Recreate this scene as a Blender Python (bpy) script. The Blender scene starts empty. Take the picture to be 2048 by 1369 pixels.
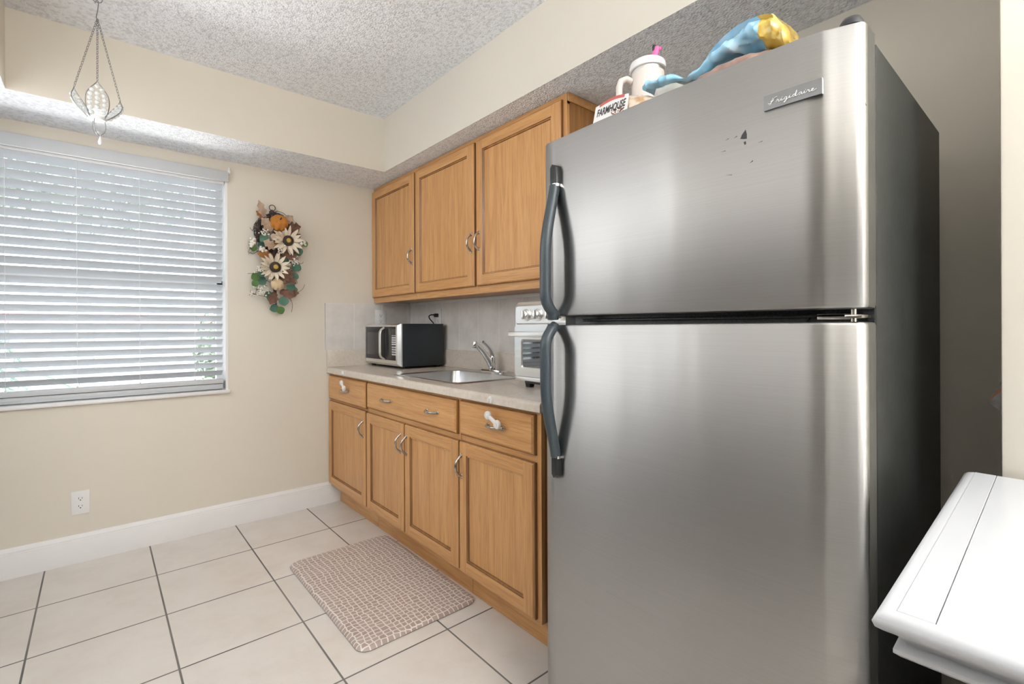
import bpy, bmesh, math, random
from mathutils import Vector, Matrix, noise
random.seed(11)
S = bpy.context.scene
COL = S.collection
PI = math.pi

# ------------------------------------------------------------------ camera
YAW, ROLL, FPX, U0, V0 = 0.69716, -0.00445, 963.94, 1002.67, 655.31
r0 = Vector((math.cos(YAW), -math.sin(YAW), 0)); fw = Vector((math.sin(YAW), math.cos(YAW), 0)); zz = Vector((0, 0, 1))
cr, sr = math.cos(ROLL), math.sin(ROLL)
rt = r0*cr + zz*sr
up = zz*cr - r0*sr
cam = bpy.data.objects.new('camera', bpy.data.cameras.new('camera')); COL.objects.link(cam)
cam.matrix_world = Matrix(((rt.x, up.x, -fw.x, -1.82221), (rt.y, up.y, -fw.y, -3.24434), (rt.z, up.z, -fw.z, 1.17687), (0, 0, 0, 1)))
cam.data.sensor_width = 36.0
cam.data.lens = FPX/2048*36.0
cam.data.shift_x = (1024-U0)/2048
cam.data.shift_y = (V0-684.5)/2048
cam.data.clip_start = 0.02
S.camera = cam

# ------------------------------------------------------------------ world, light, exposure
S.view_settings.view_transform = 'Standard'
S.view_settings.look = 'None'
S.view_settings.gamma = 1.0
S.view_settings.use_curve_mapping = False
S.view_settings.exposure = 0.43
W = bpy.data.worlds.new('World'); S.world = W; W.use_nodes = True
bg = W.node_tree.nodes['Background']
bg.inputs['Color'].default_value = (0.86, 0.93, 1.0, 1)
bg.inputs['Strength'].default_value = 4.0

def area(name, loc, target, sx, sy, power, color=(1, 1, 1), portal=False):
    l = bpy.data.lights.new(name, 'AREA'); l.shape = 'RECTANGLE'; l.size = sx; l.size_y = sy
    l.energy = power; l.color = color
    o = bpy.data.objects.new(name, l); COL.objects.link(o); o.location = loc
    d = Vector(target)-Vector(loc)
    o.rotation_euler = d.to_track_quat('-Z', 'Y').to_euler()
    if portal: l.cycles.is_portal = True
    return o
area('window_portal', (-1.85, 0.16, 1.46), (-1.85, -1, 1.46), 1.3, 1.35, 1, portal=True)
area('daylight', (-1.8, 2.6, -0.2), (-1.8, 0.0, 1.5), 3.2, 1.6, 300, (1.0, 0.99, 0.975))
area('bounce_flash', (-1.35, -4.5, 2.17), (-1.35, -4.5, 3.0), 1.3, 1.5, 98, (1.0, 0.98, 0.95))
area('rear_fill', (-1.3, -5.9, 1.2), (-1.3, 0, 1.2), 2.2, 2.0, 16, (0.97, 0.985, 1.0))  # added fill behind the camera; the wall there has no opening
area('left_fill', (-2.47, -1.15, 1.6), (0, -1.4, 1.4), 1.3, 1.2, 12, (0.98, 0.99, 1.0))  # added fill by the unseen left wall, mirrored in the refrigerator door
area('left_fill_high', (-2.47, -2.35, 1.82), (0, -2.6, 1.75), 1.3, 0.62, 4.5, (1.0, 0.985, 0.96))  # second added fill, for the wall strip and soffit near the refrigerator

# ------------------------------------------------------------------ helpers
class B:
    """collects shapes into one bmesh"""
    def __init__(s): s.bm = bmesh.new()
    def quadring(s, a, b, m=0):
        n = len(a)
        for i in range(n):
            f = s.bm.faces.new((a[i], a[(i+1) % n], b[(i+1) % n], b[i])); f.material_index = m
    def vs(s, pts): return [s.bm.verts.new(p) for p in pts]
    def face(s, vs, m=0):
        f = s.bm.faces.new(vs); f.material_index = m; return f
    def box(s, x0, x1, y0, y1, z0, z1, m=0, bev=0.0, seg=2, rot=None, piv=None):
        t = bmesh.new(); bmesh.ops.create_cube(t, size=1.0)
        for v in t.verts:
            v.co = Vector(((x0+x1)/2+v.co.x*abs(x1-x0), (y0+y1)/2+v.co.y*abs(y1-y0), (z0+z1)/2+v.co.z*abs(z1-z0)))
        if bev > 0:
            bmesh.ops.bevel(t, geom=list(t.edges), offset=bev, segments=seg, profile=0.5, affect='EDGES', clamp_overlap=True)
        if rot is not None:
            p = Vector(piv) if piv else Vector(((x0+x1)/2, (y0+y1)/2, (z0+z1)/2))
            for v in t.verts: v.co = p + rot @ (v.co-p)
        s.merge(t, m); return s
    def merge(s, t, m=None):
        if m is not None:
            for f in t.faces: f.material_index = m
        me = bpy.data.meshes.new('tmp'); t.to_mesh(me); t.free(); s.bm.from_mesh(me); bpy.data.meshes.remove(me)
    def loft(s, rings, m=0, cap=True, closed=True):
        R = [s.vs(r) for r in rings]
        for a, b in zip(R, R[1:]):
            n = len(a)
            for i in range(n if closed else n-1):
                s.face((a[i], a[(i+1) % n], b[(i+1) % n], b[i]), m)
        if cap:
            s.face(R[0][::-1], m); s.face(R[-1], m)
        return R
    def tube(s, pts, r, n=10, m=0, cap=True, flat=1.0, closed=False, ref=None):
        pts = [Vector(p) for p in pts]
        rs = r if isinstance(r, (list, tuple)) else [r]*len(pts)
        k = len(pts); rings = []
        t0 = (pts[1]-pts[0]).normalized()
        nrm = Vector(ref) if ref else (Vector((0, 0, 1)) if abs(t0.z) < 0.9 else Vector((1, 0, 0)))
        for i, p in enumerate(pts):
            if closed: t = pts[(i+1) % k]-pts[i-1]
            else: t = pts[min(i+1, k-1)]-pts[max(i-1, 0)]
            t.normalize()
            nrm = (nrm-t*nrm.dot(t)).normalized(); bn = t.cross(nrm)
            rings.append([p+(nrm*math.cos(2*PI*j/n)+bn*math.sin(2*PI*j/n)*flat)*rs[i] for j in range(n)])
        if closed: rings.append(rings[0]); cap = False
        s.loft(rings, m, cap); return s
    def lathe(s, prof, org=(0, 0, 0), axis='z', n=28, m=0, cap=True):
        o = Vector(org); rings = []
        for r, h in prof:
            ring = []
            for j in range(n):
                a = 2*PI*j/n; c, d = r*math.cos(a), r*math.sin(a)
                v = {'z': (c, d, h), 'x': (h, c, d), 'y': (d, h, c)}[axis] if isinstance(axis, str) else None
                ring.append(o+(Vector(v) if v else axis @ Vector((c, d, h))))
            rings.append(ring)
        s.loft(rings, m, cap); return s
    def ball(s, c, r, n=12, m=0, rot=None):
        r = Vector((r, r, r)) if not hasattr(r, '__len__') else Vector(r)
        t = bmesh.new(); bmesh.ops.create_uvsphere(t, u_segments=n, v_segments=max(6, n*2//3), radius=1)
        for v in t.verts:
            q = Vector((v.co.x*r.x, v.co.y*r.y, v.co.z*r.z)); v.co = Vector(c)+(rot @ q if rot else q)
        s.merge(t, m); return s
    def prism(s, poly, axis, a, b, m=0):
        def P(p, h): return {'x': (h, p[0], p[1]), 'y': (p[0], h, p[1]), 'z': (p[0], p[1], h)}[axis]
        s.loft([[P(p, a) for p in poly], [P(p, b) for p in poly]], m); return s

def absloc(o):
    v = Vector(o.location)
    while o.parent: o = o.parent; v += o.location
    return v

def obj(name, b, mats, parent=None, smooth=40, loc=None, local=False):
    bm = b.bm if isinstance(b, B) else b
    bmesh.ops.recalc_face_normals(bm, faces=list(bm.faces))
    me = bpy.data.meshes.new(name)
    off = Vector((0, 0, 0))
    if not local:
        if parent: off = absloc(parent)
        elif loc is not None: off = Vector(loc)
        if off.length: bmesh.ops.translate(bm, verts=list(bm.verts), vec=-off)
    bm.to_mesh(me); bm.free()
    for m in (mats if isinstance(mats, (list, tuple)) else [mats]): me.materials.append(m)
    if smooth:
        me.shade_smooth(); me.set_sharp_from_angle(angle=math.radians(smooth))
    o = bpy.data.objects.new(name, me); COL.objects.link(o)
    if parent: o.parent = parent
    elif loc is not None: o.location = loc
    return o

def tag(o, label, cat, group=None, kind=None):
    o['label'] = label; o['category'] = cat
    if group: o['group'] = group
    if kind: o['kind'] = kind
    return o
def thing(name, loc, label, cat, group=None, rotz=0):
    o = bpy.data.objects.new(name, None); COL.objects.link(o); o.location = loc; o.rotation_euler = (0, 0, rotz)
    o.empty_display_size = 0.1
    return tag(o, label, cat, group)
def struct(name, b, mats, smooth=40):
    o = obj(name, b, mats, smooth=smooth); o['kind'] = 'structure'; return o

def rrect(x0, x1, y0, y1, r, z, n=6):
    pts = []
    for cx, cy, a in ((x1-r, y1-r, 0), (x0+r, y1-r, PI/2), (x0+r, y0+r, PI), (x1-r, y0+r, 1.5*PI)):
        for i in range(n+1):
            t = a+PI/2*i/n; pts.append((cx+r*math.cos(t), cy+r*math.sin(t), z))
    return pts
def bez(p0, p1, p2, p3, n=12):
    p0, p1, p2, p3 = map(Vector, (p0, p1, p2, p3))
    return [p0*(1-t)**3+p1*3*t*(1-t)**2+p2*3*t*t*(1-t)+p3*t**3 for t in [i/n for i in range(n+1)]]
def text_mesh(body, size, mw, extrude=0.0004, shear=0.0, sx=1.0, bold=0.0):
    c = bpy.data.curves.new('t', 'FONT'); c.body = body; c.size = size; c.extrude = extrude; c.shear = shear
    c.align_x = 'CENTER'; c.align_y = 'CENTER'; c.offset = bold
    o = bpy.data.objects.new('t', c); COL.objects.link(o)
    bpy.context.view_layer.update()
    me = bpy.data.meshes.new_from_object(o.evaluated_get(bpy.context.evaluated_depsgraph_get()))
    bm = bmesh.new(); bm.from_mesh(me)
    for v in bm.verts: v.co.x *= sx
    bmesh.ops.transform(bm, matrix=mw, verts=list(bm.verts))
    bpy.data.objects.remove(o); bpy.data.curves.remove(c); bpy.data.meshes.remove(me)
    return bm
def frame_x(c, tilt=0.0, roll=0.0):
    """matrix of a plane facing -x (text right = -y, up = z), tilted back by tilt, rolled in its plane"""
    m = Matrix(((0, 0, -1, 0), (-1, 0, 0, 0), (0, 1, 0, 0), (0, 0, 0, 1)))
    return Matrix.Translation(c) @ Matrix.Rotation(tilt, 4, 'Y') @ m @ Matrix.Rotation(roll, 4, 'Z')

# ------------------------------------------------------------------ materials
def new_mat(name):
    m = bpy.data.materials.new(name); m.use_nodes = True
    return m, m.node_tree, m.node_tree.nodes['Principled BSDF']
def nd(nt, t, **kw):
    n = nt.nodes.new(t)
    for k, v in kw.items():
        if k in n.inputs.keys(): n.inputs[k].default_value = v
        else: setattr(n, k, v)
    return n
def setp(p, color=None, rough=None, metal=None, **kw):
    if color is not None: p.inputs['Base Color'].default_value = (*color, 1)
    if rough is not None: p.inputs['Roughness'].default_value = rough
    if metal is not None: p.inputs['Metallic'].default_value = metal
    for k, v in kw.items(): p.inputs[k.replace('_', ' ')].default_value = v
def coords(nt, scale=(1, 1, 1), src='Object'):
    tc = nd(nt, 'ShaderNodeTexCoord'); mp = nd(nt, 'ShaderNodeMapping'); mp.inputs['Scale'].default_value = scale
    nt.links.new(tc.outputs[src], mp.inputs[0]); return mp.outputs[0]
def ramp(nt, fac, stops):
    r = nd(nt, 'ShaderNodeValToRGB'); e = r.color_ramp.elements
    while len(e) < len(stops): e.new(0.5)
    for el, (p, c) in zip(e, stops): el.position = p; el.color = (*c, 1)
    nt.links.new(fac, r.inputs[0]); return r.outputs[0]
def bump(nt, p, h, strength, dist):
    b = nd(nt, 'ShaderNodeBump', Strength=strength, Distance=dist); nt.links.new(h, b.inputs['Height'])
    nt.links.new(b.outputs[0], p.inputs['Normal']); return b

def plain(name, color, rough=0.5, metal=0.0, var=0.06, scale=6.0, bmp=0.0, bscale=200.0, bdist=0.001, **kw):
    """procedural material: base colour with a little noise, optional fine bump"""
    m, nt, p = new_mat(name); setp(p, color, rough, metal, **kw)
    v = coords(nt)
    n = nd(nt, 'ShaderNodeTexNoise', Scale=scale, Detail=4.0); nt.links.new(v, n.inputs['Vector'])
    a = tuple(max(0, c*(1-var)) for c in color); b = tuple(min(1, c*(1+var)) for c in color)
    nt.links.new(ramp(nt, n.outputs['Fac'], [(0.3, a), (0.7, b)]), p.inputs['Base Color'])
    if bmp:
        n2 = nd(nt, 'ShaderNodeTexNoise', Scale=bscale, Detail=2.0); nt.links.new(v, n2.inputs['Vector'])
        bump(nt, p, n2.outputs['Fac'], bmp, bdist)
    return m

def popcorn(name, color):
    m, nt, p = new_mat(name); setp(p, color, 0.95)
    v = coords(nt)
    n = nd(nt, 'ShaderNodeTexNoise', Scale=60.0, Detail=2.0); nt.links.new(v, n.inputs['Vector'])
    vo = nd(nt, 'ShaderNodeTexVoronoi', Scale=118.0); nt.links.new(v, vo.inputs['Vector'])
    mx = nd(nt, 'ShaderNodeMath', operation='SUBTRACT'); nt.links.new(n.outputs['Fac'], mx.inputs[0]); nt.links.new(vo.outputs['Distance'], mx.inputs[1])
    nt.links.new(ramp(nt, n.outputs['Fac'], [(0.38, tuple(c*0.84 for c in color)), (0.52, color)]), p.inputs['Base Color'])
    bump(nt, p, mx.outputs[0], 0.75, 0.007)
    return m

def wood(name, axis, dark, light, rough=0.38):
    m, nt, p = new_mat(name); setp(p, light, rough, 0.0, Coat_Weight=0.25, Coat_Roughness=0.25)
    s1 = [14, 14, 14]; s2 = [150, 150, 150]; i = 'xyz'.index(axis); s1[i] = 0.9; s2[i] = 5.0
    n1 = nd(nt, 'ShaderNodeTexNoise', Scale=1.6, Detail=6.0, Distortion=1.3); nt.links.new(coords(nt, s1), n1.inputs['Vector'])
    n2 = nd(nt, 'ShaderNodeTexNoise', Scale=1.6, Detail=3.0); nt.links.new(coords(nt, s2), n2.inputs['Vector'])
    c1 = ramp(nt, n1.outputs['Fac'], [(0.3, dark), (0.5, tuple((a+b)/2 for a, b in zip(dark, light))), (0.68, light)])
    c2 = ramp(nt, n2.outputs['Fac'], [(0.36, (0.76, 0.70, 0.63)), (0.52, (1, 1, 1))])
    mx = nd(nt, 'ShaderNodeMix', data_type='RGBA', blend_type='MULTIPLY'); mx.inputs[0].default_value = 0.65
    nt.links.new(c1, mx.inputs[6]); nt.links.new(c2, mx.inputs[7]); nt.links.new(mx.outputs[2], p.inputs['Base Color'])
    bump(nt, p, n2.outputs['Fac'], 0.12, 0.001)
    return m

def steel(name, color, rough, aniso=0.0, grain=(1, 1, 1)):
    m, nt, p = new_mat(name); setp(p, color, rough, 1.0)
    n = nd(nt, 'ShaderNodeTexNoise', Scale=1.0, Detail=3.0); nt.links.new(coords(nt, grain), n.inputs['Vector'])
    nt.links.new(ramp(nt, n.outputs['Fac'], [(0.3, tuple(c*0.965 for c in color)), (0.7, tuple(min(1, c*1.03) for c in color))]), p.inputs['Base Color'])
    if aniso:
        p.inputs['Anisotropic'].default_value = aniso
        cx = nd(nt, 'ShaderNodeCombineXYZ'); cx.inputs[2].default_value = 1.0
        nt.links.new(cx.outputs[0], p.inputs['Tangent'])
    return m

M = {}
M['wall'] = plain('cream_wall_paint', (0.74, 0.69, 0.60), 0.75, var=0.02, scale=1.5, bmp=0.12, bscale=160, bdist=0.0015)
M['wall_pale'] = plain('cream_soffit_paint', (0.75, 0.71, 0.63), 0.75, var=0.02, scale=1.5, bmp=0.1, bscale=160, bdist=0.0015)
M['ceiling'] = popcorn('popcorn_ceiling', (0.90, 0.925, 0.96))
M['taupe'] = plain('dark_unseen_wall', (0.24, 0.225, 0.205), 0.75, var=0.02)  # unseen wall kept dark to tone down reflections in the refrigerator door
M['reflect_dark'] = plain('dark_reflection_band', (0.05, 0.045, 0.04), 0.5)  # added dark band, unseen, dims the reflection in the lower door
M['white'] = plain('white_gloss_paint', (0.83, 0.83, 0.83), 0.32, var=0.02)
M['plastic'] = plain('white_plastic', (0.84, 0.84, 0.83), 0.35, var=0.01)
M['slot'] = plain('dark_slot', (0.02, 0.02, 0.02), 0.6)
M['wood_v'] = wood('honey_oak_upright', 'z', (0.60, 0.30, 0.105), (0.72, 0.40, 0.16))
M['wood_h'] = wood('honey_oak_level', 'y', (0.60, 0.30, 0.105), (0.72, 0.40, 0.16))
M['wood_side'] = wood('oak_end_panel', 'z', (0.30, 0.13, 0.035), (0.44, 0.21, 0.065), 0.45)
M['wood_dark'] = wood('dark_oak_groove', 'z', (0.20, 0.085, 0.025), (0.33, 0.155, 0.05))  # darker oak for bead grooves and outer edges of doors and drawers
M['pewter'] = plain('antique_pewter', (0.50, 0.47, 0.43), 0.25, 1.0, var=0.25, scale=60)
M['chrome'] = plain('chrome', (0.86, 0.87, 0.88), 0.07, 1.0, var=0.01)
M['sink'] = steel('sink_steel', (0.62, 0.63, 0.64), 0.3, 0.0, (3, 60, 3))
M['fridge'] = steel('brushed_stainless', (0.40, 0.394, 0.384), 0.32, 0.92, (4, 4, 900))
wv_nt = M['fridge'].node_tree
wv = nd(wv_nt, 'ShaderNodeTexNoise', Scale=1.0, Detail=1.5); wv_nt.links.new(coords(wv_nt, (2, 9, 0.9)), wv.inputs['Vector'])
bump(wv_nt, wv_nt.nodes['Principled BSDF'], wv.outputs['Fac'], 0.35, 0.006)
M['badge'] = steel('badge_steel', (0.28, 0.285, 0.295), 0.25, 0.0, (3, 3, 3))
M['appliance'] = steel('appliance_steel', (0.90, 0.90, 0.89), 0.28, 0.0, (5, 5, 40))
M['black'] = plain('black_plastic', (0.018, 0.02, 0.022), 0.38, var=0.2)
M['handle'] = plain('charcoal_handle', (0.045, 0.06, 0.072), 0.36, var=0.15, scale=300)
M['fridge_side'] = plain('dark_textured_cabinet', (0.018, 0.020, 0.018), 0.48, var=0.25, scale=40, bmp=0.3, bscale=500)
M['gasket'] = plain('speckled_black_frame', (0.02, 0.023, 0.026), 0.3, var=0.9, scale=260, bmp=0.6, bscale=260)
M['door_edge'] = plain('dark_door_edge', (0.07, 0.068, 0.06), 0.45, var=0.1)
M['mw_black'] = plain('black_enamel', (0.022, 0.03, 0.036), 0.28, var=0.1)
M['dark_glass'] = plain('dark_glass', (0.05, 0.048, 0.045), 0.08, var=0.05, Specular_IOR_Level=0.5)
M['keys'] = plain('white_keys', (0.75, 0.77, 0.8), 0.4)
M['oven_glass'] = plain('oven_glass', (0.05, 0.055, 0.06), 0.03, 0.0, Specular_IOR_Level=1.0, Coat_Weight=1.0, Coat_IOR=2.2)

# floor tile
def floor_mat():
    m, nt, p = new_mat('cream_floor_tile'); setp(p, (0.7, 0.66, 0.61), 0.3, Coat_Weight=0.1)
    tc = nd(nt, 'ShaderNodeTexCoord'); sep = nd(nt, 'ShaderNodeSeparateXYZ'); nt.links.new(tc.outputs['Object'], sep.inputs[0])
    s, gx, gy, g = 0.4147, -2.439, -0.0068, 0.0034
    ms = []
    cells = []
    for ax, o in ((0, gx), (1, gy)):
        a = nd(nt, 'ShaderNodeMath', operation='SUBTRACT'); nt.links.new(sep.outputs[ax], a.inputs[0]); a.inputs[1].default_value = o-20*s
        d = nd(nt, 'ShaderNodeMath', operation='DIVIDE'); nt.links.new(a.outputs[0], d.inputs[0]); d.inputs[1].default_value = s
        f = nd(nt, 'ShaderNodeMath', operation='FRACT'); nt.links.new(d.outputs[0], f.inputs[0])
        fl = nd(nt, 'ShaderNodeMath', operation='FLOOR'); nt.links.new(d.outputs[0], fl.inputs[0]); cells.append(fl.outputs[0])
        h = nd(nt, 'ShaderNodeMath', operation='SUBTRACT'); nt.links.new(f.outputs[0], h.inputs[0]); h.inputs[1].default_value = 0.5
        ab = nd(nt, 'ShaderNodeMath', operation='ABSOLUTE'); nt.links.new(h.outputs[0], ab.inputs[0])
        ms.append(ab.outputs[0])
    mx = nd(nt, 'ShaderNodeMath', operation='MAXIMUM'); nt.links.new(ms[0], mx.inputs[0]); nt.links.new(ms[1], mx.inputs[1])
    grout = nd(nt, 'ShaderNodeMapRange'); nt.links.new(mx.outputs[0], grout.inputs[0])
    grout.inputs[1].default_value = 0.5-g/s*1.15; grout.inputs[2].default_value = 0.5-g/s*0.75
    n1 = nd(nt, 'ShaderNodeTexNoise', Scale=5.0, Detail=8.0, Roughness=0.65); nt.links.new(tc.outputs['Object'], n1.inputs['Vector'])
    tile = ramp(nt, n1.outputs['Fac'], [(0.3, (0.70, 0.645, 0.59)), (0.52, (0.76, 0.715, 0.665)), (0.75, (0.79, 0.755, 0.715))])
    cv = nd(nt, 'ShaderNodeCombineXYZ'); nt.links.new(cells[0], cv.inputs[0]); nt.links.new(cells[1], cv.inputs[1])
    wn = nd(nt, 'ShaderNodeTexWhiteNoise'); nt.links.new(cv.outputs[0], wn.inputs['Vector'])
    tint = ramp(nt, wn.outputs['Value'], [(0.0, (0.95, 0.945, 0.94)), (1.0, (1, 1, 1))])
    mt = nd(nt, 'ShaderNodeMix', data_type='RGBA', blend_type='MULTIPLY'); mt.inputs[0].default_value = 1.0
    nt.links.new(tile, mt.inputs[6]); nt.links.new(tint, mt.inputs[7])
    n2 = nd(nt, 'ShaderNodeTexNoise', Scale=2.3, Detail=3.0); nt.links.new(tc.outputs['Object'], n2.inputs['Vector'])
    gc = ramp(nt, n2.outputs['Fac'], [(0.35, (0.10, 0.10, 0.10)), (0.62, (0.22, 0.21, 0.20))])
    mix = nd(nt, 'ShaderNodeMix', data_type='RGBA'); nt.links.new(grout.outputs[0], mix.inputs[0])
    nt.links.new(mt.outputs[2], mix.inputs[6]); nt.links.new(gc, mix.inputs[7]); nt.links.new(mix.outputs[2], p.inputs['Base Color'])
    ro = nd(nt, 'ShaderNodeMapRange'); nt.links.new(grout.outputs[0], ro.inputs[0]); ro.inputs[3].default_value = 0.3; ro.inputs[4].default_value = 0.9
    nt.links.new(ro.outputs[0], p.inputs['Roughness'])
    inv = nd(nt, 'ShaderNodeMath', operation='SUBTRACT'); inv.inputs[0].default_value = 1.0; nt.links.new(grout.outputs[0], inv.inputs[1])
    bump(nt, p, inv.outputs[0], 0.5, 0.002)
    return m
M['floor'] = floor_mat()

def splash_mat():
    m, nt, p = new_mat('grey_splash_tile'); setp(p, (0.5, 0.48, 0.45), 0.45)
    v = coords(nt)
    n = nd(nt, 'ShaderNodeTexNoise', Scale=9.0, Detail=6.0, Roughness=0.6); nt.links.new(v, n.inputs['Vector'])
    nt.links.new(ramp(nt, n.outputs['Fac'], [(0.3, (0.68, 0.65, 0.62)), (0.7, (0.81, 0.78, 0.75))]), p.inputs['Base Color'])
    return m
M['splash'] = splash_mat()
M['grout'] = plain('pale_grout', (0.85, 0.84, 0.82), 0.8)

def laminate():
    m, nt, p = new_mat('beige_laminate'); setp(p, (0.66, 0.58, 0.49), 0.25)
    v = coords(nt)
    n = nd(nt, 'ShaderNodeTexNoise', Scale=55.0, Detail=5.0, Roughness=0.7); nt.links.new(v, n.inputs['Vector'])
    n2 = nd(nt, 'ShaderNodeTexNoise', Scale=5.0, Detail=3.0); nt.links.new(v, n2.inputs['Vector'])
    c = ramp(nt, n.outputs['Fac'], [(0.32, (0.67, 0.595, 0.51)), (0.5, (0.73, 0.66, 0.58)), (0.68, (0.78, 0.715, 0.645))])
    c2 = ramp(nt, n2.outputs['Fac'], [(0.3, (0.93, 0.92, 0.9)), (0.7, (1, 1, 1))])
    mx = nd(nt, 'ShaderNodeMix', data_type='RGBA', blend_type='MULTIPLY'); mx.inputs[0].default_value = 1.0
    nt.links.new(c, mx.inputs[6]); nt.links.new(c2, mx.inputs[7]); nt.links.new(mx.outputs[2], p.inputs['Base Color'])
    return m
M['laminate'] = laminate()

def slat_mat():
    m, nt, p = new_mat('white_slat'); setp(p, (0.80, 0.82, 0.84), 0.45)
    n = nd(nt, 'ShaderNodeTexNoise', Scale=4.0); nt.links.new(coords(nt), n.inputs['Vector'])
    nt.links.new(ramp(nt, n.outputs['Fac'], [(0.3, (0.58, 0.605, 0.63)), (0.7, (0.61, 0.635, 0.66))]), p.inputs['Base Color'])
    tr = nd(nt, 'ShaderNodeBsdfTranslucent'); tr.inputs[0].default_value = (0.8, 0.83, 0.87, 1)
    mx = nd(nt, 'ShaderNodeMixShader'); mx.inputs[0].default_value = 0.02
    nt.links.new(p.outputs[0], mx.inputs[1]); nt.links.new(tr.outputs[0], mx.inputs[2])
    nt.links.new(mx.outputs[0], nt.nodes['Material Output'].inputs[0]); return m
M['slat'] = slat_mat()
def pane_mat():
    m, nt, p = new_mat('window_glass')
    tr = nd(nt, 'ShaderNodeBsdfTransparent'); gl = nd(nt, 'ShaderNodeBsdfGlossy', Roughness=0.02)
    fr = nd(nt, 'ShaderNodeFresnel', IOR=1.45); mx = nd(nt, 'ShaderNodeMixShader')
    nt.links.new(fr.outputs[0], mx.inputs[0]); nt.links.new(tr.outputs[0], mx.inputs[1]); nt.links.new(gl.outputs[0], mx.inputs[2])
    nt.links.new(mx.outputs[0], nt.nodes['Material Output'].inputs[0]); nt.nodes.remove(p); return m
M['pane'] = pane_mat()
def clear_mat(name, tint, tr_w=0.55, rough=0.15):
    m, nt, p = new_mat(name); setp(p, tint, rough)
    tr = nd(nt, 'ShaderNodeBsdfTransparent'); mx = nd(nt, 'ShaderNodeMixShader'); mx.inputs[0].default_value = tr_w
    nt.links.new(p.outputs[0], mx.inputs[1]); nt.links.new(tr.outputs[0], mx.inputs[2])
    nt.links.new(mx.outputs[0], nt.nodes['Material Output'].inputs[0]); return m
M['clear'] = clear_mat('clear_film', (0.8, 0.8, 0.76), 0.6, 0.12)
M['bead'] = clear_mat('glass_bead', (0.86, 0.88, 0.88), 0.35, 0.05)

def mat_rug():
    m, nt, p = new_mat('reptile_print_mat'); setp(p, (0.5, 0.4, 0.35), 0.4)
    tc = nd(nt, 'ShaderNodeTexCoord')
    n = nd(nt, 'ShaderNodeTexNoise', Scale=7.0, Detail=2.0); nt.links.new(tc.outputs['Object'], n.inputs['Vector'])
    sub = nd(nt, 'ShaderNodeVectorMath', operation='SUBTRACT'); nt.links.new(n.outputs['Color'], sub.inputs[0]); sub.inputs[1].default_value = (0.5, 0.5, 0.5)
    sc = nd(nt, 'ShaderNodeVectorMath', operation='SCALE'); nt.links.new(sub.outputs[0], sc.inputs[0]); sc.inputs['Scale'].default_value = 0.035
    ad = nd(nt, 'ShaderNodeVectorMath', operation='ADD'); nt.links.new(tc.outputs['Object'], ad.inputs[0]); nt.links.new(sc.outputs[0], ad.inputs[1])
    mp = nd(nt, 'ShaderNodeMapping'); mp.inputs['Rotation'].default_value = (0, 0, 0.0); mp.inputs['Scale'].default_value = (1.0, 1.12, 1); nt.links.new(ad.outputs[0], mp.inputs[0])
    v = nd(nt, 'ShaderNodeTexVoronoi', voronoi_dimensions='2D', feature='DISTANCE_TO_EDGE', Scale=41.0, Randomness=0.34); nt.links.new(mp.outputs[0], v.inputs['Vector'])
    v2 = nd(nt, 'ShaderNodeTexVoronoi', voronoi_dimensions='2D', Scale=41.0, Randomness=0.34); nt.links.new(mp.outputs[0], v2.inputs['Vector'])
    cell = ramp(nt, v2.outputs['Color'], [(0.0, (0.40, 0.305, 0.265)), (1.0, (0.50, 0.405, 0.36))])
    line = ramp(nt, v.outputs['Distance'], [(0.085, (1, 1, 1)), (0.115, (0, 0, 0))])
    n3 = nd(nt, 'ShaderNodeTexNoise', Scale=3.0); nt.links.new(tc.outputs['Object'], n3.inputs['Vector'])
    mx = nd(nt, 'ShaderNodeMix', data_type='RGBA'); nt.links.new(line, mx.inputs[0]); nt.links.new(cell, mx.inputs[6]); mx.inputs[7].default_value = (0.80, 0.75, 0.70, 1)
    nt.links.new(mx.outputs[2], p.inputs['Base Color'])
    bump(nt, p, v.outputs['Distance'], 0.25, 0.002)
    return m
M['rug'] = mat_rug()
M['rug_edge'] = plain('mat_edge', (0.42, 0.35, 0.31), 0.5)

# ------------------------------------------------------------------ room shell
ZC, ZB, DB, DR, XL, YB = 2.5116, 2.1736, 0.4063, 0.4154, -2.53, -6.0
b = B(); b.box(XL-0.1, 0.1, YB-0.1, 0.25, -0.1, 0.0); struct('floor', b, M['floor'], 0)
b = B(); b.box(XL-0.1, 0.1, YB-0.1, 0.15, ZC, ZC+0.1); struct('ceiling', b, M['ceiling'], 0)
WX0, WX1, WZ0, WZ1 = -2.40, -1.228, 0.815, 2.108
b = B()
b.box(XL-0.1, WX0, 0, 0.14, 0, ZC); b.box(WX1, 0.1, 0, 0.14, 0, ZC)
b.box(WX0, WX1, 0, 0.14, 0, WZ0-0.02); b.box(WX0, WX1, 0, 0.14, WZ1, ZC)
struct('wall_back', b, M['wall'], 0)
b = B(); b.box(0, 0.1, YB, 0, 0, ZC); struct('wall_right', b, M['wall'], 0)
b = B(); b.box(XL-0.1, XL, YB, 0, 0, ZC); b.box(XL, XL+0.012, YB, -0.25, 0.16, 1.3, 1); struct('wall_left', b, [M['taupe'], M['reflect_dark']], 0)  # second box is the added dark band for the reflection
b = B(); b.box(XL-0.1, 0.1, YB-0.1, YB, 0, ZC); struct('wall_front', b, M['wall'], 0)
b = B(); b.box(-0.528, -0.001, -4.6, -3.153, 0, ZB, bev=0.004); struct('wall_partition', b, M['wall'], 40)
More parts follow.
